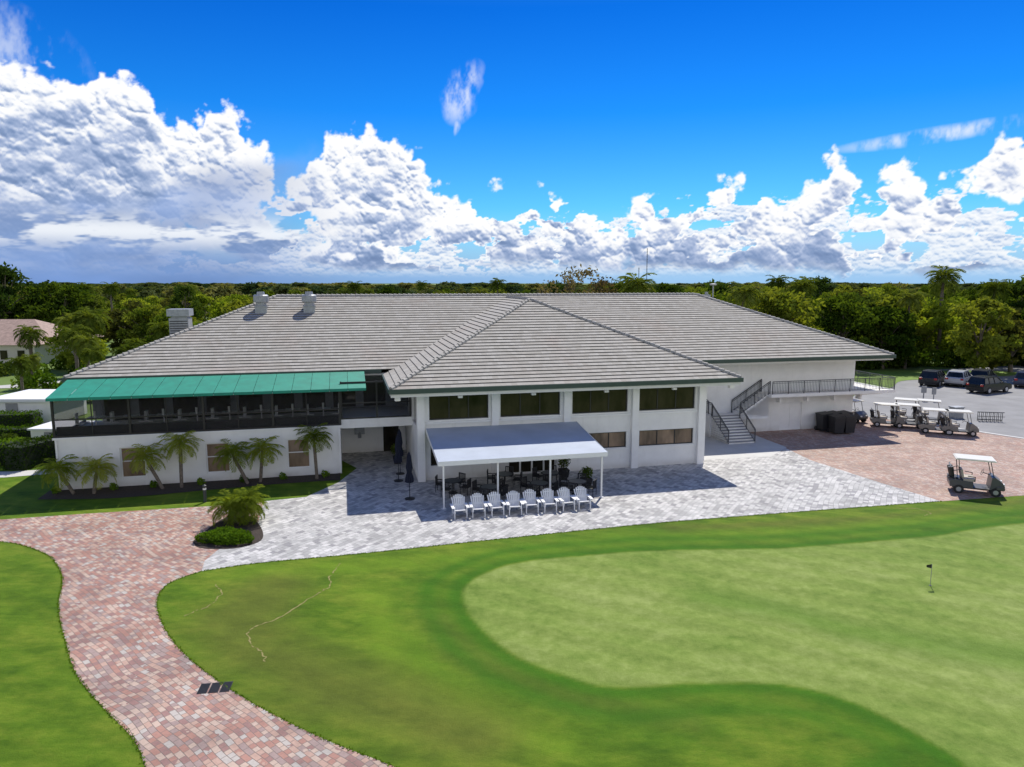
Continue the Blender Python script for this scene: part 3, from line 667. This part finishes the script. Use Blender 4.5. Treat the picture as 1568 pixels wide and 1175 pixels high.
for i in range(n):
    b.box(23.5,25.7,4.4+i*.26,7.0,i*.17,(i+1)*.17-.045,0); b.box(23.46,25.74,4.37+i*.26,4.66+i*.26,(i+1)*.17-.045,(i+1)*.17,1)
b.box(23.4,25.8,7.003,7.998,0,1.7,0)
for i in range(9):
    b.box(25.803+i*.27,28.25,6.7,7.95,1.7+i*.178-.35,1.7+(i+1)*.178,0)
b.obj('exterior_stair',[M_white,M_greyp],club)
b=MB(); b.box(23.0,23.3,7.6,7.99,2.6,3.4,0); b.box(20.3,20.6,7.85,7.99,3.9,4.3,0); b.obj('wall_meter_box',[M_metal],club)
def vent(x,y,z):
    b=MB(); b.box(x-.42,x+.42,y-.42,y+.42,z-.5,z+.35,0); b.tube([(x,y,z+.35),(x,y,z+.62)],[.38,.38],14,0)
    b.tube([(x,y,z+.62),(x,y,z+.68),(x,y,z+1.12),(x,y,z+1.2)],[.5,.55,.55,.47],16,0); b.tube([(x,y,z+1.2),(x,y,z+1.42)],[.3,.26],12,0)
    b.box(x-.47,x+.47,y-.47,y+.47,z+.3,z+.36,0)
    b.obj('roof_exhaust_vent',[M_metal],club)
vent(-10.1,14.7,9.85); vent(-6.6,14.7,9.85)
b=MB(); x,y,z=-15.6,14.2,8.2
b.box(x-.75,x+.55,y-.7,y+.7,z-.3,z+1.2,0); b.box(x-.6,x+.45,y-.6,y+.6,z+1.2,z+1.35,0); b.box(x-.85,x+.65,y-.8,y+.8,z+1.35,z+1.85,0)
for i in range(6): b.box(x-.7,x+.5,y-.73,y-.705,z+.1+i*.17,z+.16+i*.17,1)
b.obj('rooftop_air_handler',[M_metal,M_black],club)
b=MB(); x,y,z=29.0,17.4,10.5
b.tube([(x,y,z-.3),(x,y,z+1.2)],.06,8,0); b.tube([(x,y,z+1.2),(x,y,z+1.32),(x,y,z+1.36)],[.3,.34,.1],12,0); b.box(x-.9,x-.4,y-.3,y+.3,z-.3,z+.35,0); b.tube([(x-.65,y,z+.3),(x-.65,y,z+.6)],.15,10,0)
b.obj('roof_fan_vent',[M_metal],club)

# ------------------------------------------------------------ patio canopy
def inframe(b,name,mats,a,bb,rz=0,z=0,**k): return b.obj(name,mats,None,W(a,bb,z),TH+rz,**k)
b=MB()
A0,A1,zb,zf,yf=.5,10.0,3.3,2.62,-5.75
N=12
sag=lambda u:-.05*math.sin(math.pi*u)
for i in range(N):
    u0,u1=i/N,(i+1)/N
    for j in range(6):
        x0=A0+(A1-A0)*j/6; x1=A0+(A1-A0)*(j+1)/6
        b.add([(x0,-.3+(yf+.3)*u1,zb+(zf-zb)*u1+sag(u1)),(x1,-.3+(yf+.3)*u1,zb+(zf-zb)*u1+sag(u1)),(x1,-.3+(yf+.3)*u0,zb+(zf-zb)*u0+sag(u0)),(x0,-.3+(yf+.3)*u0,zb+(zf-zb)*u0+sag(u0))],[(0,1,2,3)],0)
b.add([(A0,yf,zf),(A1,yf,zf),(A1,yf-.02,zf-.24),(A0,yf-.02,zf-.24)],[(0,3,2,1)],1)
b.add([(A0,yf,zf),(A0,-.3,zb),(A0,-.3,zb-.24),(A0,yf,zf-.24)],[(0,1,2,3)],1); b.add([(A1,yf,zf),(A1,-.3,zb),(A1,-.3,zb-.24),(A1,yf,zf-.24)],[(0,3,2,1)],1)
for x in (A0+.3,A0+3.25,A0+6.2,A1-.3):
    b.bar((x,yf+.12,0),(x,yf+.12,zf-.1),.09,1); b.bar((x,yf+.12,zf-.14),(x,-.3,zb-.14),.06,1); b.box(x-.12,x+.12,yf,yf+.24,.012,.03,1)
b.bar((A0+.05,yf+.12,zf-.14),(A1-.05,yf+.12,zf-.14),.07,1)
inframe(b,'patio_shade_canopy',[M_canv,M_trim],0,0)
def adirondack():
    b=MB()
    for s in (-1,1):
        b.box(s*.30-.02,s*.30+.02,-.42,-.33,0,.54)
        b.bar((s*.27,-.40,.36),(s*.27,.48,.03),.035,0,.12)
        b.box(s*.36-.075,s*.36+.075,-.46,.36,.54,.565)
        b.box(s*.31-.02,s*.31+.02,.25,.33,.1,.54)
    for i in range(6):
        y=-.40+i*.095; z=.375-.38*(i*.095)
        b.box(-.28,.28,y,y+.083,z+.03,z+.055)
    for i in range(7):
        u=(i-3)/3; x=u*.225; tx=u*.31; top=1.0-.14*u*u
        b.bar(Vector((x,.10,.25)),Vector((tx,.42,top)),.072,0,.022)
    b.bar((-.30,.24,.52),(.30,.24,.52),.03,0,.07); b.bar((-.24,.37,.84),(.24,.37,.84),.02,0,.05)
    return b.mesh('adirondack_chair',[M_chair])
ac=adirondack()
for i in range(8):
    link('adirondack_chair',ac,None,W(1.45+i*.945+R.uniform(-.06,.06),-7.05+R.uniform(-.06,.06),.012),TH+R.uniform(-.12,.12),1.05)
def ptable():
    b=MB(); b.tube([(0,0,.70),(0,0,.73)],.55,20,0); b.tube([(0,0,.02),(0,0,.7)],.04,8,0); b.tube([(0,0,0),(0,0,.04)],[.28,.24],12,0)
    b.tube([(0,0,.725),(0,0,.735)],.48,20,1); return b.mesh('patio_table',[M_black,pmat('grey_tabletop',(.12,.13,.14),.3)])
def pchair():
    b=MB()
    for x in(-.24,.24):
        for y in(-.22,.22): b.bar((x,y,0),(x,y,.44 if y<0 else .9),.03)
        b.bar((x,-.22,.64),(x,.22,.64),.04)
        b.bar((x,-.22,.42),(x,-.22,.64),.03)
    b.box(-.25,.25,-.25,.24,.42,.46)
    for i in range(6): b.bar((-.2+i*.08,.22,.46),(-.2+i*.08,.24,.88),.03)
    b.bar((-.25,.23,.9),(.25,.23,.9),.05)
    return b.mesh('patio_chair',[M_black])
pt_,pc_=ptable(),pchair()
for a,bb in ((1.7,-2.9),(4.9,-2.2),(7.6,-2.6),(3.5,-4.6),(6.4,-4.5),(8.6,-4.7)):
    link('patio_table',pt_,None,W(a,bb,.012),TH)
    for k in range(4):
        an=k*math.pi/2+R.uniform(.4,.9); link('patio_chair',pc_,None,W(a+.8*math.sin(an),bb+.8*math.cos(an),.012),TH-an+R.uniform(-.3,.3))
def umbrella(x,y,h):
    b=MB(); b.tube([(0,0,0),(0,0,.05),(0,0,.09)],[.28,.28,.1],14,1); b.tube([(0,0,.05),(0,0,h)],.022,8,1)
    n=12; vs=[];lev=[(h-.02,.03),(h-.25,.12),(h-.9,.19),(h-1.15,.14),(h-1.5,.24),(h-1.75,.25)]
    for z,r in lev:
        for j in range(n*2):
            rr=r*(1 if j%2 else .68); an=math.pi*j/n; vs.append((rr*math.cos(an),rr*math.sin(an),z+(.05 if (j%2 and z<h-1.6) else 0)))
    fs=[(i*2*n+j,i*2*n+(j+1)%(2*n),(i+1)*2*n+(j+1)%(2*n),(i+1)*2*n+j) for i in range(len(lev)-1) for j in range(2*n)]
    b.add(vs,fs,0); b.obj('closed_patio_umbrella',[M_navy,M_black],None,(x,y,.012))
umbrella(-5.7,38.0,2.7); umbrella(-6.9,41.6,2.9); umbrella(-7.05,43.2,2.9)
def pot(a,bb,h,s):
    b=MB(); vs=[(-.22,-.22,0),(.22,-.22,0),(.22,.22,0),(-.22,.22,0),(-.3,-.3,.5),(.3,-.3,.5),(.3,.3,.5),(-.3,.3,.5),(-.25,-.25,.5),(.25,-.25,.5),(.25,.25,.5),(-.25,.25,.5),(-.25,-.25,.44),(.25,-.25,.44),(.25,.25,.44),(-.25,.25,.44)]
    b.add(vs,[(0,3,2,1),(0,1,5,4),(1,2,6,5),(2,3,7,6),(3,0,4,7),(4,5,9,8),(5,6,10,9),(6,7,11,10),(7,4,8,11),(8,9,13,12),(9,10,14,13),(10,11,15,14),(11,8,12,15),(12,13,14,15)],1)
    P=ball(420,.3)*np.array([.42,.42,h/2])+np.array([0,0,.5+h/2]); b.quads(leafquads(P,.07),0)
    b.tube([(0,0,.4),(0,0,.5+h*.6)],.03,6,1)
    b.obj('potted_shrub',[M_leafd,M_black],None,W(a,bb,.012),TH)
pot(8.9,-1.2,1.1,1); pot(9.6,-3.4,.7,1); pot(-.9,4.5,.9,1)

# ------------------------------------------------------------ landscape near building
def tk(h,dx,dy): return [(0,0,0),(dx*.35,dy*.35,h*.35),(dx*.8,dy*.8,h*.75),(dx,dy,h)]
pv=[]
for i,(h,dx,dy) in enumerate([(1.5,-.7,0),(1.4,.2,.1),(2.0,-.8,0),(2.6,.05,.1),(1.9,-.8,.1),(2.0,.2,-.1),(2.6,-.1,.2)]):
    pv.append(palm_mesh('pygmy_date_palm',tk(h,dx,dy),[.10]*9+[.07]*4,26,1.4,[M_palm,M_trunk],seed=i,droop=1.0,lw=.05))
for i,(a,bb) in enumerate([(-19.4,1.9),(-18.3,1.7),(-14.7,1.8),(-13.7,1.9),(-10.0,1.8),(-9.3,2.0),(-6.0,1.9)]):
    link('pygmy_date_palm',pv[i],None,W(a,bb,.02),TH+i*.0)
pm=palm_mesh('pygmy_date_palm_cluster',None,[.11]*13,28,1.35,[M_palm,M_trunk],seed=21,heads=[tk(.9,-.5,0),tk(1.1,.35,.1),tk(.8,0,.5)],droop=1.05,lw=.05)
link('pygmy_date_palm',pm,None,(-13.6,33.9,.03))
mound('round_bed_shrub',1.45,.85,.5,M_hedge,6500,(-13.35,31.55,.03),.06)
for i in range(7): mound('small_bed_shrub',.35,.3,.4,M_hedge,260,W(-20.2+i*2.4+R.uniform(-.4,.4),2.3,.02),.06,3)
b=MB(); b.tube([(0,0,0),(0,0,.85)],.085,12,0); b.tube([(0,0,.85),(0,0,.93),(0,0,1.0)],[.1,.11,.02],12,0); b.tube([(0,0,.70),(0,0,.80)],.09,12,1)
b.obj('bollard_light',[M_rail,M_trim],None,(-16.9,37.5,.0))
b=MB()
for k in range(3):
    for j in range(9):
        y=-.25+j*.06; b.box(k*.32,k*.32+.25,y,y+.035,.0,.012,0)
    b.box(k*.32-.012,k*.32,-.26,.3,0,.014,0); b.box(k*.32+.25,k*.32+.262,-.26,.3,0,.014,0); b.box(k*.32,k*.32+.25,-.26,.29,-.004,.002,0)
b.obj('drain_grate',[M_black],None,(-9.3,19.45,.01),.15)
b=MB(); b.tube([(0,0,0),(0,0,.9)],.012,6,0); b.add([(0,0,.9),(-.22,0,.86),(-.2,.02,.76),(0,0,.72)],[(0,1,2,3)],1); b.tube([(0,0,.003),(0,0,.008)],.055,12,1)
b.obj('putting_green_flag',[M_metal,M_black],None,(16.7,26.7,.0))
M_scar=pmat('dry_scar',(.24,.21,.07),.95,var=.4,scale=6)
def strip(name,pts,w):
    pts=catmull(pts,14); b=MB(); rr=random.Random(3); P=[]
    for i,q in enumerate(pts):
        d=Vector(pts[min(i+1,len(pts)-1)])-Vector(pts[max(i-1,0)]); n=Vector((-d.y,d.x)).normalized()
        j=.10*(float(fbm(np.array([i*.35]),np.array([2.]),3,2)[0])-.5)*2; P.append((q[0]+n.x*j,q[1]+n.y*j,n,w*rr.uniform(.15,1.1)))
    for i in range(len(P)-1):
        if rr.random()<.12: continue
        a,c=P[i],P[i+1]
        b.add([(a[0]+a[2].x*a[3],a[1]+a[2].y*a[3],.005),(a[0]-a[2].x*a[3],a[1]-a[2].y*a[3],.005),(c[0]-c[2].x*c[3],c[1]-c[2].y*c[3],.005),(c[0]+c[2].x*c[3],c[1]+c[2].y*c[3],.005)],[(0,1,2,3)])
    b.obj(name,[M_scar])
strip('lawn_scar',[(-7.39,29.0),(-7.5,27.8),(-7.3,26.6),(-7.58,25.9),(-8.37,24.1),(-9.08,23.1),(-8.79,22.2),(-8.2,21.6),(-7.9,21)],.035)
strip('lawn_scar',[(-11.9,26.8),(-11.3,25.9),(-11.4,24.9),(-11.9,24.1)],.03)
strip('lawn_scar',[(20.6,36.4),(21.7,36.3),(21.9,35.6),(21.4,35.2)],.035)

# ------------------------------------------------------------ golf carts
M_cream=pmat('cream_roof',(.72,.69,.60),.4,var=.03)
def cart(col):
    b=MB(); mats=[pmat('cart_body',col,.35,var=.05),M_cream,M_vin,M_rubber,M_hub,M_black,M_trim]
    b.box(-.95,.95,-.52,.52,.28,.35,5)
    b.prof([(.60,.34),(.66,.98),(.80,1.0),(1.12,.76),(1.24,.56),(1.2,.34)],-.56,.56,0)
    b.prof([(-.12,.34),(-.14,.66),(-1.08,.74),(-1.2,.6),(-1.16,.34)],-.58,.58,0)
    for s in(-1,1):
        b.box(.88,1.12,s*.60-.04,s*.60+.04,.40,.54,0)
        b.box(1.16,1.245,s*.36-.1,s*.36+.1,.58,.68,6)
        b.bar((.74,s*.5,.98),(.55,s*.5,1.78),.035,5); b.bar((-.72,s*.54,.7),(-.85,s*.52,1.78),.035,5); b.bar((-.4,s*.53,.95),(-.05,s*.53,.92),.04,5); b.bar((-.05,s*.53,.92),(-.08,s*.53,.68),.03,5)
    b.box(-.58,-.04,-.52,.52,.67,.80,2); b.bar((-.60,0,.84),(-.68,0,1.25),1.0,2,.1)
    b.box(-1.0,.78,-.60,.60,1.79,1.84,1); b.box(-.95,.73,-.55,.55,1.84,1.87,1)
    b.bar((.66,.28,.95),(.36,.28,1.05),.035,5)
    ring=[(.34+.05*math.sin(a),.28+.17*math.cos(a),1.06+.16*math.sin(a)) for a in [i*math.pi/6 for i in range(13)]]; b.tube(ring,.014,5,5,False)
    for x in(-.76,.86):
        for s in(-1,1):
            b.tube([(x,s*.40,.23),(x,s*.59,.23)],.235,18,3); b.tube([(x,s*.59,.23),(x,s*.605,.23)],.12,12,4)
    b.bar((-1.15,-.4,.5),(-1.15,.4,.5),.05,5); b.bar((-1.0,-.45,1.15),(-1.0,.45,1.15),.03,5); b.box(-1.22,-.8,-.4,.4,.74,.78,5)
    b.bar((-.72,-.4,1.25),(-1.0,-.4,1.15),.03,5); b.bar((-.72,.4,1.25),(-1.0,.4,1.15),.03,5)
    b.box(-.15,.6,-.5,.5,.351,.36,5); b.box(1.2,1.26,-.5,.5,.36,.46,5)
    for y in (-.2,.2): b.tube([(-1.05,y,.78),(-1.15,y,1.3)],[.11,.13],10,5); b.tube([(-1.15,y,1.3),(-1.17,y+.04,1.45)],.03,6,6)
    me=b.mesh('golf_cart',mats); return me
cg=cart((.09,.09,.095)); cb=cart((.20,.19,.17))
def put(name,me,x,y,rz,sc=1,bv=.02,z=.012):
    o=link(name,me,None,(x,y,z),math.radians(rz),sc)
    if bv: q=o.modifiers.new('b','BEVEL'); q.width=bv; q.segments=2; q.limit_method='ANGLE'
    return o
put('golf_cart',cg,26.6,39.3,-25,1.1)
for x,y,r in ((31.4,58.0,-20),(33.0,57.8,-25),(34.0,55.4,-25),(35.4,54.8,-20),(34.4,60.4,-30),(36.0,59.8,-30)): put('golf_cart',cb,x,y,r,1.03)
put('golf_cart',cg,29.5,60.3,-60)
def bin_():
    b=MB(); b.add([(-.28,-.32,.08),(.28,-.32,.08),(.28,.3,.08),(-.28,.3,.08),(-.34,-.4,1.0),(.34,-.4,1.0),(.34,.38,1.0),(-.34,.38,1.0)],[(0,3,2,1),(4,5,6,7),(0,1,5,4),(1,2,6,5),(2,3,7,6),(3,0,4,7)],0)
    b.prof([(-.36,1.0),(-.36,1.06),(.30,1.13),(.36,1.0)],-.38,.4,0); b.tube([(-.33,.36,.12),(.33,.36,.12)],.12,12,0); b.bar((-.3,.45,.98),(.3,.45,.98),.04,0)
    return b.mesh('wheeled_trash_bin',[M_black])
bm_=bin_()
for a,bb in ((33.6,7.0),(34.5,7.1),(35.4,7.0),(33.9,5.9),(34.8,5.8)): put('wheeled_trash_bin',bm_,*W(a,bb)[:2],13+R.uniform(-8,8),1.35,0)
b=MB(); b.box(-.45,.45,-.35,.35,0,.95,0); b.box(-.5,.5,-.4,.4,.95,1.02,0); b.box(-.3,.3,-.36,-.352,.2,.8,1); b.obj('utility_cabinet',[M_metal,M_greyp],None,(39.6,61.8,.004),.2)
b=MB()
for i in range(7):
    x=i*.3; b.tube([(x,0,0),(x,0,.7),(x,.05,.8),(x,.25,.8),(x,.3,.7),(x,.3,0)],.025,6,0)
b.bar((-.1,0,.45),(2,0,.45),.04,0); b.bar((-.1,.15,.8),(2,.15,.8),.06,0); b.box(0,1.8,.05,.25,.12,.18,0)
b.obj('bag_drop_rack',[M_black],None,(40.6,60.2,.004),-.2)
b=MB()
b.tube([(0,0,0),(0,0,1.3)],.06,8,0); b.box(-.25,.25,-.05,.05,.8,1.5,0); b.obj('small_sign_post',[M_greyp],None,(42,71,.004),0)
b=MB(); b.tube([(0,0,0),(0,0,1.3)],.05,8,0); b.box(-.2,.2,-.05,.05,.7,1.4,0); b.obj('small_sign_post',[M_greyp],None,(42.8,70.6,.004),0)
def car(col):
    b=MB(); mats=[pmat('car_paint',col,.25,metal=.2,var=.03),M_cglass,M_rubber,M_hub,M_black,pmat('tail_light',(.4,.02,.02),.3)]
    vs=[]; fs=[]
    prof=[(-2.32,.35),(-2.38,.62),(-2.33,.95),(-2.2,1.06),(.95,1.04),(1.9,.94),(2.25,.80),(2.34,.58),(2.30,.35)]
    ys=[(-.94,0),(-.90,.04),(.90,.04),(.94,0)]
    n=len(prof)
    for y,e in ys:
        for x,z in prof: vs.append((x*(1+e*.15),y,z if z<.9 else z+e*.4))
    fs.append(tuple(range(n))); fs.append(tuple(range(3*n,4*n))[::-1])
    for k in range(3):
        for i in range(n): fs.append((k*n+i,(k+1)*n+i,(k+1)*n+(i+1)%n,k*n+(i+1)%n))
    b.add(vs,fs,0)
    lo=[(-2.18,1.05),(.98,1.03)]; hi=[(-1.95,1.62),(.12,1.64)]
    v=[(lo[0][0],-.86,lo[0][1]),(lo[1][0],-.86,lo[1][1]),(lo[1][0],.86,lo[1][1]),(lo[0][0],.86,lo[0][1]),(hi[0][0],-.68,hi[0][1]),(hi[1][0],-.68,hi[1][1]),(hi[1][0],.68,hi[1][1]),(hi[0][0],.68,hi[0][1])]
    b.add(v,[(0,1,5,4),(1,2,6,5),(2,3,7,6),(3,0,4,7)],1)
    b.prof([(-2.0,1.60),(-1.9,1.70),(-.8,1.735),(.0,1.70),(.18,1.62)],-.70,.70,0)
    for s in(-1,1):
        for x0,x1 in ((-2.18,-1.95),(.98,.12),(-.45,-.50),(-1.35,-1.32)): b.bar((x0,s*.865,1.04),(x1,s*.69,1.63),.08,0)
        for x in (-1.4,1.42):
            b.tube([(x,s*.72,.35),(x,s*.96,.35)],.35,20,2); b.tube([(x,s*.955,.35),(x,s*.972,.35)],.21,14,3)
        b.box(.55,.72,s*.98-.07,s*.98+.07,1.02,1.14,0); b.box(-2.40,-2.30,s*.72-.14,s*.72+.14,.8,1.0,5); b.box(2.2,2.33,s*.68-.16,s*.68+.16,.66,.78,3)
    b.box(-2.4,2.36,-.8,.8,.28,.42,4)
    return b.mesh('parked_car',mats)
c1,c2,c3,c4=car((.02,.022,.028)),car((.45,.46,.48)),car((.012,.012,.014)),car((.03,.045,.09))
for me,x,y,r in ((c1,49.7,82.2,45),(c2,52.6,82.0,45),(c3,52.4,76.6,25),(c1,56.0,83.0,45),(c4,59.9,81.0,45),(c2,63.5,84.0,45),(c3,72,84,66)): put('parked_car',me,x,y,r,1.06,.04,.006)

# ------------------------------------------------------------ left outbuildings, hedges
b=MB(); b.box(-44.3,-39.2,59,64,0,1.95,0); b.box(-44.6,-38.9,58.7,64.3,1.95,2.2,1); b.box(-43,-42,58.93,58.99,.1,1.8,2); b.obj('utility_shed',[M_white,M_trim,M_greyp])
b=MB(); b.box(-35.0,-31.2,50.2,53,0,1.35,0); b.box(-35.15,-31.05,50.05,53.15,1.35,1.47,1); b.box(-34,-33.1,50.14,50.19,.05,1.2,2); b.obj('equipment_enclosure',[M_white,M_trim,M_greyp])
leafy_box('trimmed_hedge',-5.5,5.5,-.7,.7,1.5,M_hedge,loc=(-36.5,45.2,0),rz=.25)
leafy_box('trimmed_hedge',-3.5,3.5,-.8,.8,1.6,M_leafd,loc=(-31.3,47.5,0),rz=1.35)
leafy_box('trimmed_hedge',-4,4,-.6,.6,1.2,M_hedge,loc=(-39.5,51.5,0),rz=.2)
leafy_box('trimmed_hedge',-6,6,-.7,.7,1.4,M_hedge,loc=(-45,56,0),rz=.2)
sheet('left_walkway',[(-46,41.8),(-31.5,42.4),(-27,44),(-27,45.2),(-32,43.8),(-46,43)],.01,M_concw)
gs=[mound_mesh('garden_shrub',.8,.8,1.1,M_hedge if i%2 else M_leafd,700,.1,5,i) for i in range(4)]
for i in range(14): link('garden_shrub',gs[i%4],None,(-33-R.uniform(0,9),43.8+R.uniform(0,9),0),R.uniform(0,6))
M_hroof=pmat('clay_roof_tile',(.36,.25,.20),.8,var=.25,scale=2); M_hw=pmat('house_wall',(.6,.55,.47),.8,var=.05)
b=MB(); x0,x1,y0,y1,ze,zr=-92,-68,104,118,3.0,6.2
b.box(x0+1,x1-1,y0+1,y1-1,0,ze,1); b.add([(x0,y0,ze),(x1,y0,ze),(x1,y1,ze),(x0,y1,ze),(x0+7,111,zr),(x1-7,111,zr)],[(0,1,5,4),(1,2,5),(2,3,4,5),(3,0,4)],0)
b.add([(-76,101,ze),(-68.5,101,ze),(-68.5,110,ze),(-76,110,ze),(-72.2,104.5,4.7),(-72.2,110,4.9)],[(0,1,4),(1,2,5,4),(3,0,4,5)],0); b.box(-75.5,-69,101.5,105,0,ze,1)
for x in (-74,-71.5): b.box(x,x+1,101.44,101.49,.9,2.2,2)
b.obj('neighbour_house',[M_hroof,M_hw,M_glass])
sheet('cart_path',[(-90,76),(-60,82),(-50,92),(-48,92),(-57,80),(-90,73)],-.03,M_conc)

# ------------------------------------------------------------ trees
T=[tree_mesh('tree_%d'%i,h,r,ncl,110,.32,[mt,M_trunk],low=lo,seed=i) for i,(h,r,ncl,mt,lo) in enumerate([(10.5,5.6,62,M_leaf,.12),(9.6,5.0,54,M_leaf,.12),(11.4,5.0,58,M_leafd,.10),(9.0,5.4,54,M_leafy,.15),(10.6,4.4,48,M_leaf,.2),(8.2,4.6,46,M_leafy,.1),(9.6,4.8,46,M_leafolive,.15)])]
TB=tree_mesh('tree_bare',11.5,5.,44,55,.2,[M_leafbrown,M_trunk],low=.3,seed=11,cs=.9)
TF=[tree_mesh('far_tree_%d'%i,10,6.5,34,60,.75,[M_leaffar,M_trunk],low=.1,seed=30+i) for i in range(3)]
Lp=palm_mesh('tall_palm',[(0,0,0),(.1,0,4),(.0,.1,8),(.2,0,10.6)],[.22]*9+[.16]*4,30,2.6,[M_palmbg,M_trunk],seed=5,droop=1.1,lw=.16,nleaf=14)
Lp2=palm_mesh('cabbage_palm',[(0,0,0),(.1,0,2),(.0,.1,3.4),(.1,0,4.6)],[.2]*9+[.2]*4,30,2.3,[M_palmbg,M_trunk],seed=6,droop=1.3,lw=.14,nleaf=14)
mass=empty('distant_tree_mass')
def blocked(x,y):
    q=Vector((x-P0.x,y-P0.y)); a=q.x*CA+q.y*SA; bb=-q.x*SA+q.y*CA
    if -27<a<44 and -2<bb<35: return True
    if x>30 and y<104+(x-75)*.25: return True
    if -96<x<-62 and 96<y<122: return True
    if x<-30 and y<110 and x>-62: return True
    if x<=-62 and y<126: return True
    return False
rows=[(88,8,1),(97,8,1),(106,8,1),(116,8,1),(128,8.5,1),(142,9,1),(160,10,1),(182,11,1),(210,12,1.02),(245,13,1.02)]
for yy,sp,sc in rows:
    x=-.78*yy-10
    while x<.78*yy+14:
        xx=x+R.uniform(-3,3); y2=yy+R.uniform(-4,4)
        if not blocked(xx,y2) and R.random()<(.92 if xx>0 else .84):
            s=sc*R.uniform(.72,1.10)*(1.05 if xx>45 else 1.0)*(.92 if xx<-20 else 1.)
            me=R.choices(T,[3,3,2.,2.2,2,1.6,1.4])[0]
            link('tree_instance',me,mass,(xx,y2,-.05),R.uniform(0,6.28),(s*R.uniform(.85,1.15),s*R.uniform(.85,1.15),s))
            if R.random()<.18:
                q=R.uniform(.75,1.12); link('palm_instance',Lp,mass,(xx+4,y2-5,-.05),R.uniform(0,6),q)
        x+=sp
for yy,sp in ((290,13),(340,15),(410,18),(500,22),(620,26),(780,34),(1000,42),(1300,55)):
    x=-.8*yy
    while x<.8*yy:
        s=R.uniform(.7,1.15); wd=sp/11
        link('far_tree_instance',R.choice(TF),mass,(x+R.uniform(-5,5),yy+R.uniform(-15,15),-.05),R.uniform(0,6.28),(wd,wd,s)); x+=sp
link('bare_tree',TB,None,(9,95,0),1.,1.22); link('bare_tree',TB,None,(12.5,99,0),2.,1.1)
for x,y,s,m in ((60.5,91,.95,T[4]),(67,94,.9,T[6]),(76,99,1.0,T[1]),(-60,97,.7,T[3]),(-57,112,.8,T[0]),(-50,104,.75,T[4]),(-45,99,.7,T[3]),(-92,128,1.3,T[2]),(-84,131,1.15,T[0]),(47,100,1.0,T[0]),(53,101,1.08,T[1]),(61,104,1.05,T[3]),(70,106,1.08,T[5])): link('oak_tree',m,None,(x,y,0),R.uniform(0,6),s)
for x,y,s in ((62.5,103,1.2),(70.5,104,1.04),(83,112,1.16),(-96,160,1.),(52,140,1.12)): link('tall_palm_tree',Lp,None,(x,y,0),R.uniform(0,6),s)
for x,y,s in ((-52,86,1.),(-56,90,1.15),(-49,82,.8),(-61,98,1.4),(-58,97,1.5),(-55,80,.7),(-47,88,.9),(-65,95,1.1),(-42,72,.7),(-52,74,.75),(-58,76,.8),(-44,80,.9),(-40,78,.8),(-47,95,1.2)): link('cabbage_palm',Lp2,None,(x,y,0),R.uniform(0,6),s)
hs=[mound_mesh('hedge_shrub',1.6,1.4,1.8,[M_hedge,M_leafd,M_leafy][i%3],500,.2,5,i) for i in range(5)]
for i in range(34): link('hedge_shrub',hs[i%5],None,(-R.uniform(36,72),R.uniform(64,98),0),R.uniform(0,6))
for i in range(24): link('hedge_shrub',hs[i%5],None,(40+i*2.5+R.uniform(-1,1),97.5+i*.35+R.uniform(-1,1),0),R.uniform(0,6),1.4)
for x,h,y in ((170,54,900),(160,30,900)):
    b=MB()
    for k in range(3):
        an=k*2.094; b.tube([(.5*math.cos(an),.5*math.sin(an),0),(.5*math.cos(an),.5*math.sin(an),h)],.16,4,0)
    for j in range(int(h/3)): b.bar((.5,0,j*3),(-.25,.43,j*3+3),.1,0); b.bar((-.25,.43,j*3),(-.25,-.43,j*3+3),.1,0)
    b.obj('radio_mast',[M_rail],None,(x,y,0))
